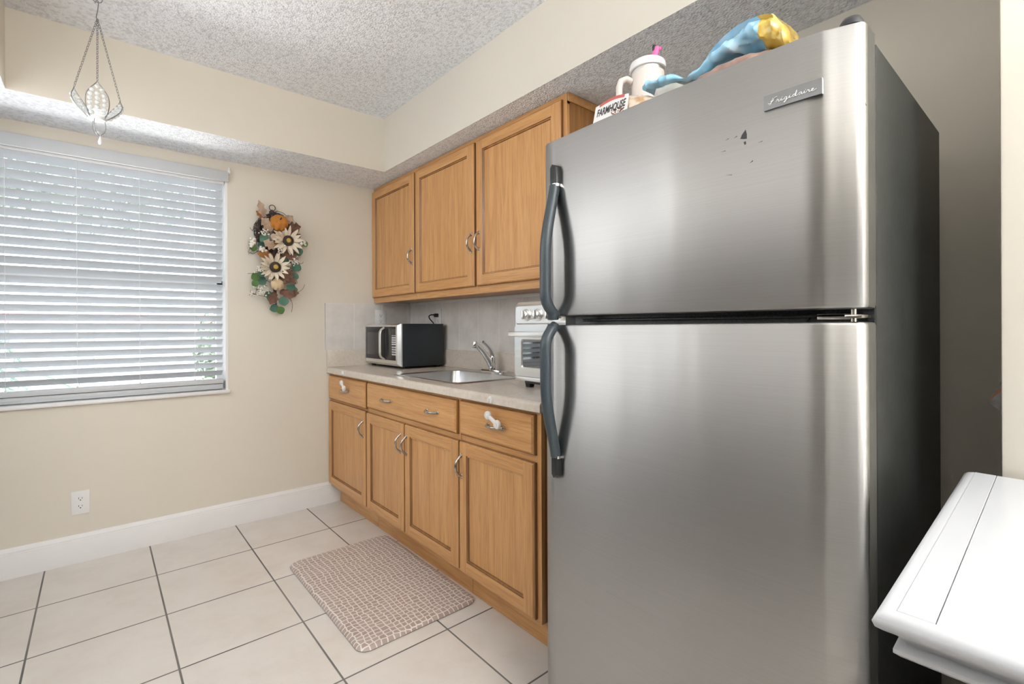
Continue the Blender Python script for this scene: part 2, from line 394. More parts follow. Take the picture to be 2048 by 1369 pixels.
# dropped soffits: painted faces, popcorn undersides
def soffit(name, x0, x1, y0, y1, mt):
    b = B(); b.box(x0, x1, y0, y1, ZB, ZC)
    for f in b.bm.faces:
        f.normal_update()
        if f.normal.z < -0.5: f.material_index = 1
    struct(name, b, [mt, M['ceiling']], 0)
soffit('wall_soffit_back', XL, 0, -DB, 0, M['wall'])
soffit('wall_soffit_right', -DR, 0, YB, -DB, M['wall_pale'])
soffit('wall_soffit_left', XL, -2.112, YB, -DB, M['wall'])

# baseboard on the window wall: moulded profile swept along x
b = B()
prof = [(0, 0), (-0.016, 0), (-0.016, 0.104), (-0.0145, 0.108), (-0.0145, 0.113), (-0.012, 0.117), (-0.012, 0.124), (-0.009, 0.128), (-0.007, 0.136), (-0.003, 0.141), (0, 0.142)]
b.prism(prof, 'x', XL, -0.555); struct('baseboard_back', b, M['white'], 30)

# backsplash tiles: grout bed plus one row of tiles on both walls
b = B()
zt0, zt1 = 1.030, 1.347
b.box(-0.0076, 0, -2.08, 0, zt0, zt1, 1); b.box(-0.652, 0, -0.0076, 0, zt0, zt1, 1)
for k in range(11):
    y1 = 0.0-0.004 if k == 0 else -0.0316-0.205*(k-1)-0.0026
    y0 = -0.0316-0.205*k+0.0026
    b.box(-0.0085, -0.001, y0, y1, zt0+0.002, zt1-0.002, 0, bev=0.001, seg=1)
for x0, x1 in ((-0.0295, -0.009), (-0.2378, -0.0345), (-0.4493, -0.243), (-0.652, -0.4545)):
    b.box(x0, x1, -0.0085, -0.001, zt0+0.002, zt1-0.002, 0, bev=0.001, seg=1)
struct('trim_1', b, [M['splash'], M['grout']], 30)
b = B(); b.box(-0.014, 0, -2.0, 0, 1.347, 1.366, bev=0.003); b.box(-0.29, -0.014, -0.014, 0, 1.347, 1.366, bev=0.003)
struct('trim_2', b, M['white'], 30)

# ------------------------------------------------------------------ window and outdoors
b = B()
for x0, x1, z0, z1 in ((WX0, WX0+0.045, WZ0, WZ1), (WX1-0.045, WX1, WZ0, WZ1), (WX0, WX1, WZ0, WZ0+0.045), (WX0, WX1, WZ1-0.045, WZ1), (WX0, WX1, 1.425, 1.470)):
    b.box(x0, x1, 0.095, 0.135, z0, z1, bev=0.004)
b.box(WX0, WX0+0.012, 0.002, 0.1, WZ0, WZ1); b.box(WX1-0.012, WX1, 0.002, 0.1, WZ0, WZ1)
win = struct('window_1', b, M['white'], 30)
b = B(); b.box(WX0+0.04, WX1-0.04, 0.113, 0.117, WZ0+0.04, WZ1-0.04); obj('pane', b, M['pane'], win, 0)
b = B(); b.box(WX0-0.02, WX1+0.008, -0.024, 0.135, WZ0-0.02, WZ0, bev=0.005); obj('window_sill', b, M['white'], win, 30)

bl = thing('window_blind', (-1.81, 0.03, WZ0), 'white wide slat horizontal blind half open in the kitchen window', 'blind')
b = B(); b.box(WX0+0.004, WX1+0.004, -0.022, -0.006, 2.046, 2.108, bev=0.004)
b.box(WX0+0.004, WX1+0.004, -0.012, 0.06, 2.10, 2.106)
obj('valance', b, M['slat'], bl, 30)
b = B(); b.box(WX0+0.012, WX1-0.016, 0.006, 0.056, 2.035, 2.085, bev=0.003); obj('headrail', b, M['white'], bl, 30)
TH = math.radians(36.0); SW, YS = 0.0535, 0.034
nsl = 25; z0s, z1s = 0.915, 2.018
def slat_bm():
    b = B(); n = 8; top = []; bot = []
    for i in range(n+1):
        u = (i/n-0.5)*SW; crown = 0.0022*(1-(2*i/n-1)**2)
        top.append((u, crown+0.0013)); bot.append((u, crown-0.0013))
    poly = top+bot[::-1]
    pts = [(p[0]*math.cos(TH)+p[1]*math.sin(TH)+YS, -p[0]*math.sin(TH)+p[1]*math.cos(TH)) for p in poly]
    b.prism(pts, 'x', WX0+0.012, WX1-0.024); return b
sm = None
for i in range(nsl):
    z = z1s+(z0s-z1s)*i/(nsl-1)
    if sm is None:
        o = obj('slat', slat_bm(), M['slat'], bl, 50, local=True); sm = o.data
        for v in sm.vertices: v.co -= absloc(bl)
    else:
        o = bpy.data.objects.new('slat', sm); COL.objects.link(o); o.parent = bl
    o.location = (0, 0, z)
b = B(); b.box(WX0+0.012, WX1-0.022, YS-0.028, YS+0.026, 0.853, 0.880, bev=0.005); obj('bottom_rail', b, M['slat'], bl, 30)
b = B(); b.box(WX0+0.02, WX1-0.024, YS-0.02, YS+0.03, 0.820, 0.850, bev=0.003)
b.box(WX0+0.02, WX1-0.024, YS-0.023, YS-0.02, 0.832, 0.836)
obj('stacked_slats', b, M['slat'], bl, 30)
for x in (-2.158, -1.902, -1.647, -1.394):
    b = B(); yf = YS-SW/2*math.cos(TH)-0.002
    pts = []
    for i in range(nsl*2):
        z = 2.04-(2.04-0.88)*i/(nsl*2-1); pts.append((x+0.001*math.sin(i*1.7), yf, z))
    b.tube(pts, 0.0011, 6)
    b.tube([(x+0.006, YS+0.021, 2.04), (x+0.006, YS+0.021, 0.88)], 0.0009, 6)
    b.tube([(x, yf-0.001, 0.888), (x, yf-0.001, 0.868)], [0.004, 0.0025], 8)
    obj('ladder_cord', b, M['plastic'], bl, 50)
b = B(); b.box(WX1+0.001, WX1+0.013, -0.012, 0, 2.094, 2.134, bev=0.003); b.box(WX1-0.003, WX1+0.012, -0.026, -0.012, 2.098, 2.118, bev=0.003)
tag(obj('blind_bracket', b, M['plastic'], loc=(WX1+0.007, 0, 2.114)), 'small white plastic bracket at the upper right corner of the window blind', 'bracket')

M['concrete'] = plain('bright_driveway', (0.62, 0.61, 0.58), 0.9, var=0.05, scale=0.6)
M['leaf_out'] = plain('garden_leaves', (0.30, 0.36, 0.27), 0.6, var=0.4, scale=3)
M['palm'] = plain('palm_fronds', (0.15, 0.22, 0.17), 0.5, var=0.3, scale=5)
M['roof'] = plain('red_roof', (0.50, 0.17, 0.17), 0.8, var=0.1)
M['stucco'] = plain('white_stucco', (0.62, 0.60, 0.56), 0.9)
M['shade'] = plain('grey_garage_door', (0.30, 0.32, 0.34), 0.8)
b = B(); b.box(-50, 30, 0.3, 80, -0.35, -0.25); struct('ground', b, M['concrete'], 0)
h = thing('house', (-14, 56, -0.25), 'pale house with a red roof across the street behind the blind', 'house')
b = B(); b.box(-36, 7.5, 55, 64, -0.25, 1.75); obj('wall', b, M['stucco'], h, 0)
b = B(); b.prism([(54, 1.7), (60, 2.75), (66, 1.7)], 'x', -37, 8.5); obj('roof', b, M['roof'], h, 0)
for k in range(7):
    x = -33+k*5.6
    b = B(); b.box(x, x+3.0, 54.9, 55.0, -0.25, 1.3); obj('garage_door', b, M['shade'], h, 0)
def leafball(c, r, n, size, m, name, label, cat):
    b = B(); rr = Vector(r)
    for _ in range(n):
        d = Vector((random.gauss(0, 1), random.gauss(0, 1), random.gauss(0, 1))).normalized()*random.uniform(0.55, 1)
        p = Vector(c)+Vector((d.x*rr.x, d.y*rr.y, d.z*rr.z))
        a = Vector((random.uniform(-1, 1), random.uniform(-1, 1), random.uniform(-1, 1))).normalized()*size
        q = a.orthogonal().normalized()*size*0.45
        b.face(b.vs([p-a, p+q, p+a, p-q]))
    return tag(obj(name, b, m, smooth=0, loc=(c[0], c[1], -0.25)), label, cat)
leafball((0.55, 9.0, 0.75), (0.85, 0.7, 1.0), 2200, 0.09, M['leaf_out'], 'garden_bush', 'round green bush outside, right part of the window', 'bush')
leafball((-8.6, 24.0, 1.2), (1.8, 1.0, 1.5), 1500, 0.18, M['leaf_out'], 'garden_tree', 'leafy green tree far left before the red roofed house', 'tree')
leafball((-2.0, 11.5, 5.3), (3.0, 1.2, 1.9), 2200, 0.14, M['leaf_out'], 'street_tree', 'loose leafy tree crown high above behind the upper slats', 'tree')
b = B(); b.tube([(-2.0, 11.5, -0.25), (-2.1, 11.5, 2.5), (-1.9, 11.5, 5.0)], [0.16, 0.13, 0.06], 8); b.tube([(-2.1, 11.5, 2.6), (-3.2, 11.5, 5.0)], [0.09, 0.03], 6); b.tube([(-2.05, 11.5, 3.0), (-0.8, 11.5, 5.2)], [0.08, 0.03], 6)
o = obj('trunk', b, M['shade'], bpy.data.objects['street_tree'])
pp = thing('palm_bush', (-3.15, 1.9, -0.25), 'low feathery palm outside the lower left of the window', 'palm')
for k in range(20):
    a = -0.6+k*0.33+random.uniform(-.1, .1); L = random.uniform(0.85, 1.25); rise = random.uniform(0.35, 1.3)
    dx, dy = math.cos(a), math.sin(a)
    c0 = Vector((-3.15, 1.9, 0.1)); pts = bez(c0, c0+Vector((dx*0.2, dy*0.2, rise)), c0+Vector((dx*L*0.6, dy*L*0.6, rise*1.25)), c0+Vector((dx*L, dy*L, rise*0.75)), 16)
    b = B(); b.tube(pts, 0.008, 5)
    side = Vector((-dy, dx, 0))
    for i in range(3, 17):
        t = (pts[i]-pts[i-1]).normalized()
        for sg in (-1, 1):
            for hh in (0, 0.5):
                p = pts[i]-(pts[i]-pts[i-1])*hh
                tip = p+(side*sg*0.9+t*0.8+Vector((0, 0, -0.25))).normalized()*0.26*(1.15-i/22)
                w = t*0.012
                b.face(b.vs([p-w, p+w, tip]))
    obj('frond', b, M['palm'], pp, 0)

# ------------------------------------------------------------------ cabinets
def rectx(b, X, y0, y1, z0, z1): return b.vs([(X, y0, z0), (X, y1, z0), (X, y1, z1), (X, y0, z1)])
def door_panel(b, X, y0, y1, z0, z1, fr=0.055, th=0.0185):
    """framed door facing -x: routed edge, stiles (slot 0, upright grain), rails (slot 1), inner bead"""
    y0, y1 = min(y0, y1), max(y0, y1)
    e = 0.007
    back = rectx(b, X+th, y0, y1, z0, z1); s1 = rectx(b, X+0.008, y0, y1, z0, z1)
    s2 = rectx(b, X+0.0055, y0+0.003, y1-0.003, z0+0.003, z1-0.003); s3 = rectx(b, X, y0+e, y1-e, z0+e, z1-e)
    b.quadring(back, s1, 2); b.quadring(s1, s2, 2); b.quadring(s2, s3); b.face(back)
    a0, a1, c0, c1 = y0+e, y1-e, z0+e, z1-e
    i0, i1, j0, j1 = y0+fr, y1-fr, z0+fr, z1-fr
    def q(p, m): b.face(b.vs([(X, y, z) for y, z in p]), m)
    q([(a0, c0), (i0, c0), (i0, c1), (a0, c1)], 0); q([(i1, c0), (a1, c0), (a1, c1), (i1, c1)], 0)
    q([(i0, c0), (i1, c0), (i1, j0), (i0, j0)], 1); q([(i0, j1), (i1, j1), (i1, c1), (i0, c1)], 1)
    r1 = rectx(b, X, i0, i1, j0, j1); r2 = rectx(b, X+0.005, i0+0.003, i1-0.003, j0+0.003, j1-0.003)
    r3 = rectx(b, X+0.0035, i0+0.0065, i1-0.0065, j0+0.0065, j1-0.0065); r4 = rectx(b, X+0.010, i0+0.010, i1-0.010, j0+0.010, j1-0.010)
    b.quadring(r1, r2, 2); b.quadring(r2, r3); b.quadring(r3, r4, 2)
    return (X+0.0095, i0+0.009, i1-0.009, j0+0.009, j1-0.009)
def pull(name, parent, X, y, z, axis, L=0.097, d=0.026):
    """bowed pewter pull with flared feet, on a face at x = X"""
    b = B(); n = 18; pts = []; rs = []
    for i in range(n+1):
        t = -1+2*i/n; off = d*(1-abs(t)**2.6)
        a = t*L*0.44
        pts.append((X-0.004-off, y+(a if axis == 'y' else 0), z+(a if axis == 'z' else 0)))
        rs.append(0.0048+0.0018*abs(t)**3+0.0014*(1-abs(t)))
    b.tube(pts, rs, 10)
    for sg in (-1, 1):
        c = Vector((X, y+(sg*L*0.44 if axis == 'y' else 0), z+(sg*L*0.44 if axis == 'z' else 0)))
        b.ball(c, (0.005, 0.0085 if axis == 'z' else 0.0095, 0.0095 if axis == 'z' else 0.0085), 12)
        b.ball(c+Vector((-0.001, sg*0.008 if axis == 'y' else 0, sg*0.008 if axis == 'z' else 0)), 0.0045, 10)
    return obj(name, b, M['pewter'], parent, 60)
def door(parent, X, y0, y1, z0, z1, hy=None, hz=None):
    b = B(); p = door_panel(b, X, y0, y1, z0, z1)
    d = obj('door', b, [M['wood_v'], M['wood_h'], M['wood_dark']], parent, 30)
    b = B(); b.box(p[0], p[0]+0.006, p[1], p[2], p[3], p[4]); obj('panel', b, M['wood_v'], d, 0)
    if hy is not None: pull('handle', d, X, hy, hz, 'z')
    return d
def drawer(parent, X, y0, y1, z0, z1, pulls, name='drawer'):
    y0, y1 = min(y0, y1), max(y0, y1)
    b = B(); back = rectx(b, X+0.0185, y0, y1, z0, z1); s1 = rectx(b, X+0.010, y0, y1, z0, z1)
    s2 = rectx(b, X+0.006, y0+0.004, y1-0.004, z0+0.004, z1-0.004); s3 = rectx(b, X+0.0015, y0+0.009, y1-0.009, z0+0.009, z1-0.009); s4 = rectx(b, X, y0+0.011, y1-0.011, z0+0.011, z1-0.011)
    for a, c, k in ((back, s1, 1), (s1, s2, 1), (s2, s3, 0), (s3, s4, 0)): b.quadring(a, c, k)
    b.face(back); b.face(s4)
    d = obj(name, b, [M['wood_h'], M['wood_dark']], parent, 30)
    for y in pulls: pull('handle', d, X, y, (z0+z1)/2, 'y', 0.105)
    return d
XF, XD = -0.6135, -0.632
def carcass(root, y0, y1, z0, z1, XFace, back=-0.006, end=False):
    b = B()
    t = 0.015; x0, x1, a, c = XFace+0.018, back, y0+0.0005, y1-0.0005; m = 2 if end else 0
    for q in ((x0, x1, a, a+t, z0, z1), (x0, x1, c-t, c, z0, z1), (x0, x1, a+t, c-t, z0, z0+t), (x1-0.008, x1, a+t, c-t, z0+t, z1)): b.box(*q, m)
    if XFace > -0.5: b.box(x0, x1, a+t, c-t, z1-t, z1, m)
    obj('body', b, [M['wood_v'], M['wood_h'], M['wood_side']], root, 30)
def face_frame(root, y0, y1, z0, z1, XFace, rails, stiles):
    b = B()
    for a, c in stiles: b.box(XFace, XFace+0.018, a, c, z0, z1, 0, bev=0.001, seg=1)
    ys = sorted([v for s in stiles for v in s])
    for a, c in rails: b.box(XFace+0.0004, XFace+0.018, y0+0.001, y1-0.001, a, c, 1, bev=0.001, seg=1)
    obj('face_frame', b, [M['wood_v'], M['wood_h']], root, 30)
# base units
ZK = 0.115; ZT = 0.875
def base_unit(label, y0, y1):
    r = thing('base_cabinet', (-0.3, (y0+y1)/2, 0), label, 'cabinet', 'honey oak base cabinets')
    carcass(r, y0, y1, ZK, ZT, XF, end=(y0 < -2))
    face_frame(r, y0, y1, ZK, ZT, XF, [(ZK, 0.15), (0.675, 0.725), (0.85, ZT)], [(y0+0.0005, y0+0.03), (y1-0.03, y1-0.0005)])
    b = B(); b.box(-0.556, -0.02, y0+0.0005, y1-0.0005, 0.001, ZK-0.0005); obj('toe_kick', b, M['wood_h'], r, 0)
    return r
r = base_unit('left oak base cabinet against the window wall, one drawer above one door', -0.592, -0.001)
drawer(r, XD, -0.586, -0.003, 0.703, 0.862, [-0.30]); door(r, XD, -0.583, -0.003, 0.133, 0.691, -0.556, 0.585)
r = base_unit('middle oak base cabinet under the sink, long drawer front over two doors', -1.529, -0.593)
drawer(r, XD, -1.512, -0.604, 0.713, 0.862, [-0.86, -1.32], 'drawer_front'); door(r, XD, -1.040, -0.598, 0.133, 0.688, -1.012, 0.585); door(r, XD, -1.524, -1.051, 0.133, 0.688, -1.075, 0.585)
r = base_unit('right oak base cabinet beside the refrigerator, one drawer above one door', -2.020, -1.530)
drawer(r, XD, -1.998, -1.536, 0.716, 0.864, [-1.785]); door(r, XD, -1.998, -1.532, 0.128, 0.690, -1.553, 0.585)
# wall units
XFU, XDU = -0.297, -0.3155
def wall_unit(label, y0, y1):
    r = thing('wall_cabinet', (-0.15, (y0+y1)/2, 1.354), label, 'cabinet', 'honey oak wall cabinets')
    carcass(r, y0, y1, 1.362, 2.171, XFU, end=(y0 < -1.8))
    return r
r = wall_unit('single door oak wall cabinet in the corner above the microwave', -0.6065, -0.001)
face_frame(r, -0.6065, -0.001, 1.354, 2.171, XFU, [(1.354, 1.40), (2.125, 2.171)], [(-0.606, -0.585), (-0.02, -0.0015)])
door(r, XDU, -0.598, -0.004, 1.392, 2.146, -0.576, 1.622)
r = wall_unit('double door oak wall cabinet left of the refrigerator top', -1.863, -0.6075)
face_frame(r, -1.863, -0.6075, 1.354, 2.171, XFU, [(1.354, 1.40), (2.125, 2.171)], [(-1.862, -1.83), (-1.25, -1.21), (-0.63, -0.608)])
door(r, XDU, -1.222, -0.615, 1.392, 2.146, -1.202, 1.622); door(r, XDU, -1.841, -1.241, 1.392, 2.146, -1.268, 1.622)
b = B(); b.box(XFU+0.001, -0.006, -1.869, -1.863, 2.135, 2.171, bev=0.002); obj('end_trim', b, M['wood_h'], r, 30)

# ------------------------------------------------------------------ countertop, sink, faucet
ct = thing('countertop', (-0.32, -1.02, 0.876), 'beige mottled laminate countertop with low backsplash on the base cabinets', 'countertop')
b = B(); YE = -2.042
nose = [(-0.545, 0.914), (-0.545, 0.876), (-0.640, 0.876), (-0.6425, 0.8785)]
for i in range(7):
    t = PI/2*i/6; nose.append((-0.6425+0.014-0.014*math.cos(t), 0.900+0.014*math.sin(t)))
b.prism(nose, 'y', YE, -0.001)
SX0, SX1, SY0, SY1 = -0.545, -0.045, -1.385, -0.805
b.box(SX1, -0.001, YE, -0.001, 0.876, 0.914); b.box(SX0, SX1, SY1, -0.001, 0.876, 0.914); b.box(SX0, SX1, YE, SY0, 0.876, 0.914)
obj('worktop', b, M['laminate'], ct, 40)
b = B(); b.box(-0.019, -0.001, YE, -0.001, 0.914, 1.030, bev=0.003); b.box(-0.6425, -0.019, -0.019, -0.001, 0.914, 1.030, bev=0.003)
obj('backsplash', b, M['laminate'], ct, 40)

sk = thing('sink', (-0.295, -1.095, 0.914), 'single bowl stainless steel drop-in sink set in the countertop', 'sink')
b = B(); n = 6
R = [rrect(-0.566, -0.026, -1.405, -0.785, 0.03, 0.9145), rrect(-0.562, -0.030, -1.401, -0.789, 0.03, 0.9185), rrect(-0.545, -0.135, -1.382, -0.808, 0.05, 0.9190),
     rrect(-0.538, -0.142, -1.375, -0.815, 0.055, 0.9150), rrect(-0.528, -0.152, -1.365, -0.825, 0.06, 0.83), rrect(-0.512, -0.168, -1.348, -0.842, 0.07, 0.755), rrect(-0.47, -0.21, -1.30, -0.89, 0.07, 0.742)]
b.loft(R, cap=False); b.face(b.vs(R[-1]))
obj('basin', b, M['sink'], sk, 50)
b = B(); b.lathe([(0.0, 0.0), (0.04, 0.0), (0.044, 0.002), (0.044, 0.003), (0.03, 0.004), (0.028, 0.001), (0.0, 0.001)], (-0.34, -1.095, 0.743), n=24, cap=False); obj('drain', b, M['chrome'], sk)

fc = thing('faucet', (-0.082, -1.09, 0.9195), 'chrome single lever faucet on the rear ledge of the sink', 'faucet')
b = B(); b.loft([rrect(-0.108, -0.056, -1.195, -0.985, 0.024, 0.9195), rrect(-0.108, -0.056, -1.195, -0.985, 0.024, 0.927), rrect(-0.102, -0.062, -1.185, -0.995, 0.019, 0.934)]); obj('base_plate', b, M['chrome'], fc)
b = B(); b.lathe([(0.026, 0.93), (0.0255, 0.95), (0.023, 0.985), (0.024, 1.0), (0.022, 1.012), (0.012, 1.02), (0.0, 1.021)], (-0.08, -1.09, 0)); obj('body', b, M['chrome'], fc)
b = B(); pts = bez((-0.085, -1.09, 0.945), (-0.115, -1.086, 1.0), (-0.15, -1.078, 1.055), (-0.195, -1.072, 1.085), 14)
b.tube(pts, [0.0195-0.005*i/14 for i in range(15)], 14); b.lathe([(0.0135, 0.0), (0.0155, 0.003), (0.0155, 0.028), (0.012, 0.037), (0.0, 0.039)], (-0.196, -1.072, 1.062), n=18); obj('spout', b, M['chrome'], fc, 50)
b = B(); pts = bez((-0.076, -1.09, 1.008), (-0.088, -1.092, 1.045), (-0.115, -1.09, 1.078), (-0.150, -1.085, 1.096), 12)
b.tube(pts, [0.019, 0.0175, 0.0165, 0.0155, 0.0145, 0.0135, 0.013, 0.0125, 0.012, 0.012, 0.0115, 0.011, 0.008], 12, flat=0.75); obj('lever', b, M['chrome'], fc, 60)

# ------------------------------------------------------------------ outlets
def outlet(name, c, face, label, toggle=False, w=0.072, hgt=0.118, bezel=False):
    """duplex outlet plate on a wall; face 'y' looks along -y, face 'x' looks along -x"""
    def P(a, d, z): return (c[0]+a, c[1]-d, c[2]+z) if face == 'y' else (c[0]-d, c[1]-a, c[2]+z)
    root = thing(name, c, label, 'outlet')
    def bx(b, a0, a1, d0, d1, z0, z1, m=0, bev=0.0):
        p, q = P(a0, d0, z0), P(a1, d1, z1)
        b.box(min(p[0], q[0]), max(p[0], q[0]), min(p[1], q[1]), max(p[1], q[1]), min(p[2], q[2]), max(p[2], q[2]), m, bev)
    b = B(); bx(b, -w/2, w/2, 0, 0.006, -hgt/2, hgt/2, 0, 0.002)
    if bezel: bx(b, -w/2+0.012, w/2-0.012, 0.005, 0.009, -hgt/2+0.012, hgt/2-0.012, 0, 0.0015)
    obj('plate', b, M['plastic'], root, 30)
    d0 = 0.009 if bezel else 0.006
    for s in (-1, 1):
        zc = s*0.0195
        b = B(); ring = []
        for dd in (d0-0.001, d0+0.002):
            ring.append([P(0.0165*math.copysign(abs(math.cos(t))**0.8, math.cos(t)), dd, zc+0.0145*math.copysign(abs(math.sin(t))**0.8, math.sin(t))) for t in [2*PI*i/24 for i in range(24)]])
        b.loft(ring); so = obj('socket', b, M['plastic'], root, 30)
        b = B(); e = d0+0.0023
        bx(b, -0.0075, -0.0055, d0, e, zc-0.001, zc+0.008, 0); bx(b, 0.0055, 0.0075, d0, e, zc, zc+0.007, 0); bx(b, -0.0025, 0.0025, d0, e, zc-0.0085, zc-0.004, 0)
        obj('slot', b, M['slot'], so, 0)
    return root
outlet('wall_outlet', (-1.892, 0, 0.300), 'y', 'white duplex outlet low on the window wall above the baseboard')
outlet('wall_outlet', (-0.254, -0.0088, 1.245), 'y', 'white framed duplex outlet on grey tiles left behind the microwave', w=0.082, hgt=0.124, bezel=True)
outlet('wall_outlet', (-0.0088, -0.405, 1.243), 'x', 'white duplex outlet with the black plug, on the tiles above the microwave')
pl = thing('power_plug', (-0.03, -0.40, 1.255), 'black power plug and cord in the outlet behind the microwave', 'plug')
b = B(); b.box(-0.046, -0.0112, -0.413, -0.393, 1.250, 1.275, bev=0.005); obj('plug_body', b, M['black'], pl)
b = B(); b.tube(bez((-0.042, -0.403, 1.264), (-0.075, -0.398, 1.270), (-0.074, -0.36, 1.26), (-0.058, -0.37, 1.235), 12)+[Vector((-0.036, -0.373, 1.212)), Vector((-0.0285, -0.375, 1.19)), Vector((-0.0285, -0.375, 1.06)), Vector((-0.0285, -0.38, 1.04))], 0.0042, 8); obj('cord', b, M['black'], pl)

# ------------------------------------------------------------------ child locks
def lock(label, disc, top, low):
    r = thing('cabinet_lock', (disc[0], disc[1], disc[2]), label, 'lock', 'white child safety locks')
    b = B(); b.lathe([(0.0, -0.010), (0.007, -0.009), (0.012, -0.006), (0.0145, -0.002), (0.0145, 0.0)], (disc[0], disc[1], disc[2]), 'x', 24, cap=False)
    b.box(disc[0]-0.012, disc[0]-0.008, disc[1]-0.002, disc[1]+0.002, disc[2]-0.010, disc[2]+0.006, bev=0.001)
    obj('anchor_disc', b, M['plastic'], r)
    b = B()
    for c, rr in ((top, 0.017), (low, 0.018)):
        b.lathe([(0.0, -0.006), (rr*0.5, -0.0065), (rr*0.82, -0.006), (rr*0.95, -0.003), (rr, 0.003), (rr*0.9, 0.006), (0, 0.006)], c, 'x', 24, cap=False)
        b.lathe([(0.0, -0.0095), (rr*0.35, -0.009), (rr*0.45, -0.0055)], c, 'x', 18, cap=False)
    b.tube([top, low], [0.0052, 0.0056], 12, flat=1.75, ref=(1, 0, 0))
    obj('latch', b, M['plastic'], r, 50)
lock('white child lock with a latch on the far left drawer handle', (-0.642, -0.284, 0.893), (-0.6635, -0.311, 0.836), (-0.6635, -0.346, 0.806))
lock('white child lock with a latch on the drawer handle nearest the refrigerator', (-0.642, -1.768, 0.893), (-0.6635, -1.776, 0.836), (-0.6635, -1.832, 0.808))

# ------------------------------------------------------------------ floor mat
def drop(p, z): return (p[0], p[1], z)
b = B(); RX = (-1.104, -0.577, -1.592, -0.735)
R = [rrect(*RX, 0.045, 0.001), rrect(RX[0]-0.002, RX[1]+0.002, RX[2]-0.002, RX[3]+0.002, 0.045, 0.005), rrect(RX[0]+0.002, RX[1]-0.002, RX[2]+0.002, RX[3]-0.002, 0.044, 0.012), rrect(RX[0]+0.010, RX[1]-0.010, RX[2]+0.010, RX[3]-0.010, 0.04, 0.0165), rrect(RX[0]+0.03, RX[1]-0.03, RX[2]+0.03, RX[3]-0.03, 0.03, 0.018)]
b.loft(R, 0, cap=False); b.face(b.vs(R[-1]), 0); b.face(b.vs(R[0]), 1)
for f in b.bm.faces:
    if f.calc_center_median().z < 0.0045: f.material_index = 1
tag(obj('floor_mat', b, [M['rug'], M['rug_edge']], smooth=50, loc=(-0.84, -1.16, 0)), 'taupe and white crocodile print kitchen mat on the tile floor', 'mat')

# ------------------------------------------------------------------ microwave
mw = thing('microwave', (-0.2, -0.268, 0.914), 'black and stainless microwave oven in the counter corner', 'microwave')
MX, MY0, MY1, MZ0, MZ1 = -0.372, -0.519, -0.0215, 0.932, 1.203
b = B(); b.box(-0.352, -0.044, MY0+0.002, MY1-0.001, MZ0, MZ1, bev=0.004); b.box(-0.348, -0.046, MY0+0.012, MY1-0.012, MZ0-0.004, MZ0+0.002); obj('body', b, M['mw_black'], mw, 30)
b = B()  # stainless surround: chamfered ring around the dark front
o0 = b.vs([(-0.352, MY0, MZ0), (-0.352, MY1, MZ0), (-0.352, MY1, MZ1), (-0.352, MY0, MZ1)])
o1 = b.vs([(-0.360, MY0, MZ0), (-0.360, MY1, MZ0), (-0.360, MY1, MZ1), (-0.360, MY0, MZ1)])
o2 = b.vs([(MX-0.006, MY0+0.020, MZ0+0.016), (MX-0.006, MY1-0.006, MZ0+0.016), (MX-0.006, MY1-0.006, MZ1-0.010), (MX-0.006, MY0+0.020, MZ1-0.010)])
o3 = b.vs([(MX-0.006, MY0+0.040, MZ0+0.036), (MX-0.006, MY1-0.010, MZ0+0.036), (MX-0.006, MY1-0.010, MZ1-0.018), (MX-0.006, MY0+0.040, MZ1-0.018)])
o4 = b.vs([(MX, MY0+0.041, MZ0+0.037), (MX, MY1-0.011, MZ0+0.037), (MX, MY1-0.011, MZ1-0.019), (MX, MY0+0.041, MZ1-0.019)])
for p, q in ((o0, o1), (o1, o2), (o2, o3), (o3, o4)): b.quadring(p, q)
b.face(o4); obj('bezel', b, M['appliance'], mw, 30)
b = B(); b.box(MX-0.004, MX, -0.330, MY1-0.011, MZ0+0.037, MZ1-0.019, bev=0.002); dr = obj('door', b, M['black'], mw, 30)
b = B(); b.box(MX-0.0052, MX-0.003, -0.278, -0.058, 0.995, 1.149, bev=0.0008); obj('window', b, M['dark_glass'], dr, 30)
b = B(); b.box(MX-0.0046, MX, -0.478, -0.331, MZ0+0.037, MZ1-0.019, bev=0.0015); cp = obj('control_panel', b, M['black'], mw, 30)
b = B(); b.prism([(y, z) for y, z, _ in rrect(-0.420, -0.335, 0.978, 1.172, 0.022, 0)], 'x', MX-0.0052, MX-0.004); obj('door_pocket', b, M['dark_glass'], cp, 30)
b = B(); b.box(MX-0.0052, MX-0.004, -0.476, -0.428, 1.137, 1.168); obj('display', b, M['dark_glass'], cp, 0)
b = B()
rows = [1.129, 1.118, 1.104, 1.090, 1.076]
for i, z in enumerate(rows):
    h = 0.004 if i == 0 else 0.009
    for k in range(2): b.box(MX-0.0056, MX-0.004, -0.4765+k*0.0285, -0.4505+k*0.0285, z-h, z, bev=0.0006, seg=1)
for i in range(4):
    for k in range(3): b.box(MX-0.0056, MX-0.004, -0.4765+k*0.019, -0.4625+k*0.019, 1.048-i*0.0155, 1.058-i*0.0155, bev=0.0006, seg=1)
obj('keypad', b, M['keys'], cp, 0)
b = B(); pts = []
for i in range(15):
    t = -1+2*i/14; pts.append((MX-0.004-0.028*(1-abs(t)**9), -0.308-0.008*(abs(t)**8), 1.075+0.104*t))
b.tube(pts, 0.0185, 12, flat=0.32, ref=(0, 1, 0)); obj('handle', b, M['appliance'], dr, 60)
for x, y in ((-0.33, MY0+0.04), (-0.33, MY1-0.04), (-0.07, MY0+0.04), (-0.07, MY1-0.04)):
    b = B(); b.lathe([(0.013, 0.9145), (0.016, 0.93)], (x, y, 0), n=16); obj('foot', b, M['slot'], mw)

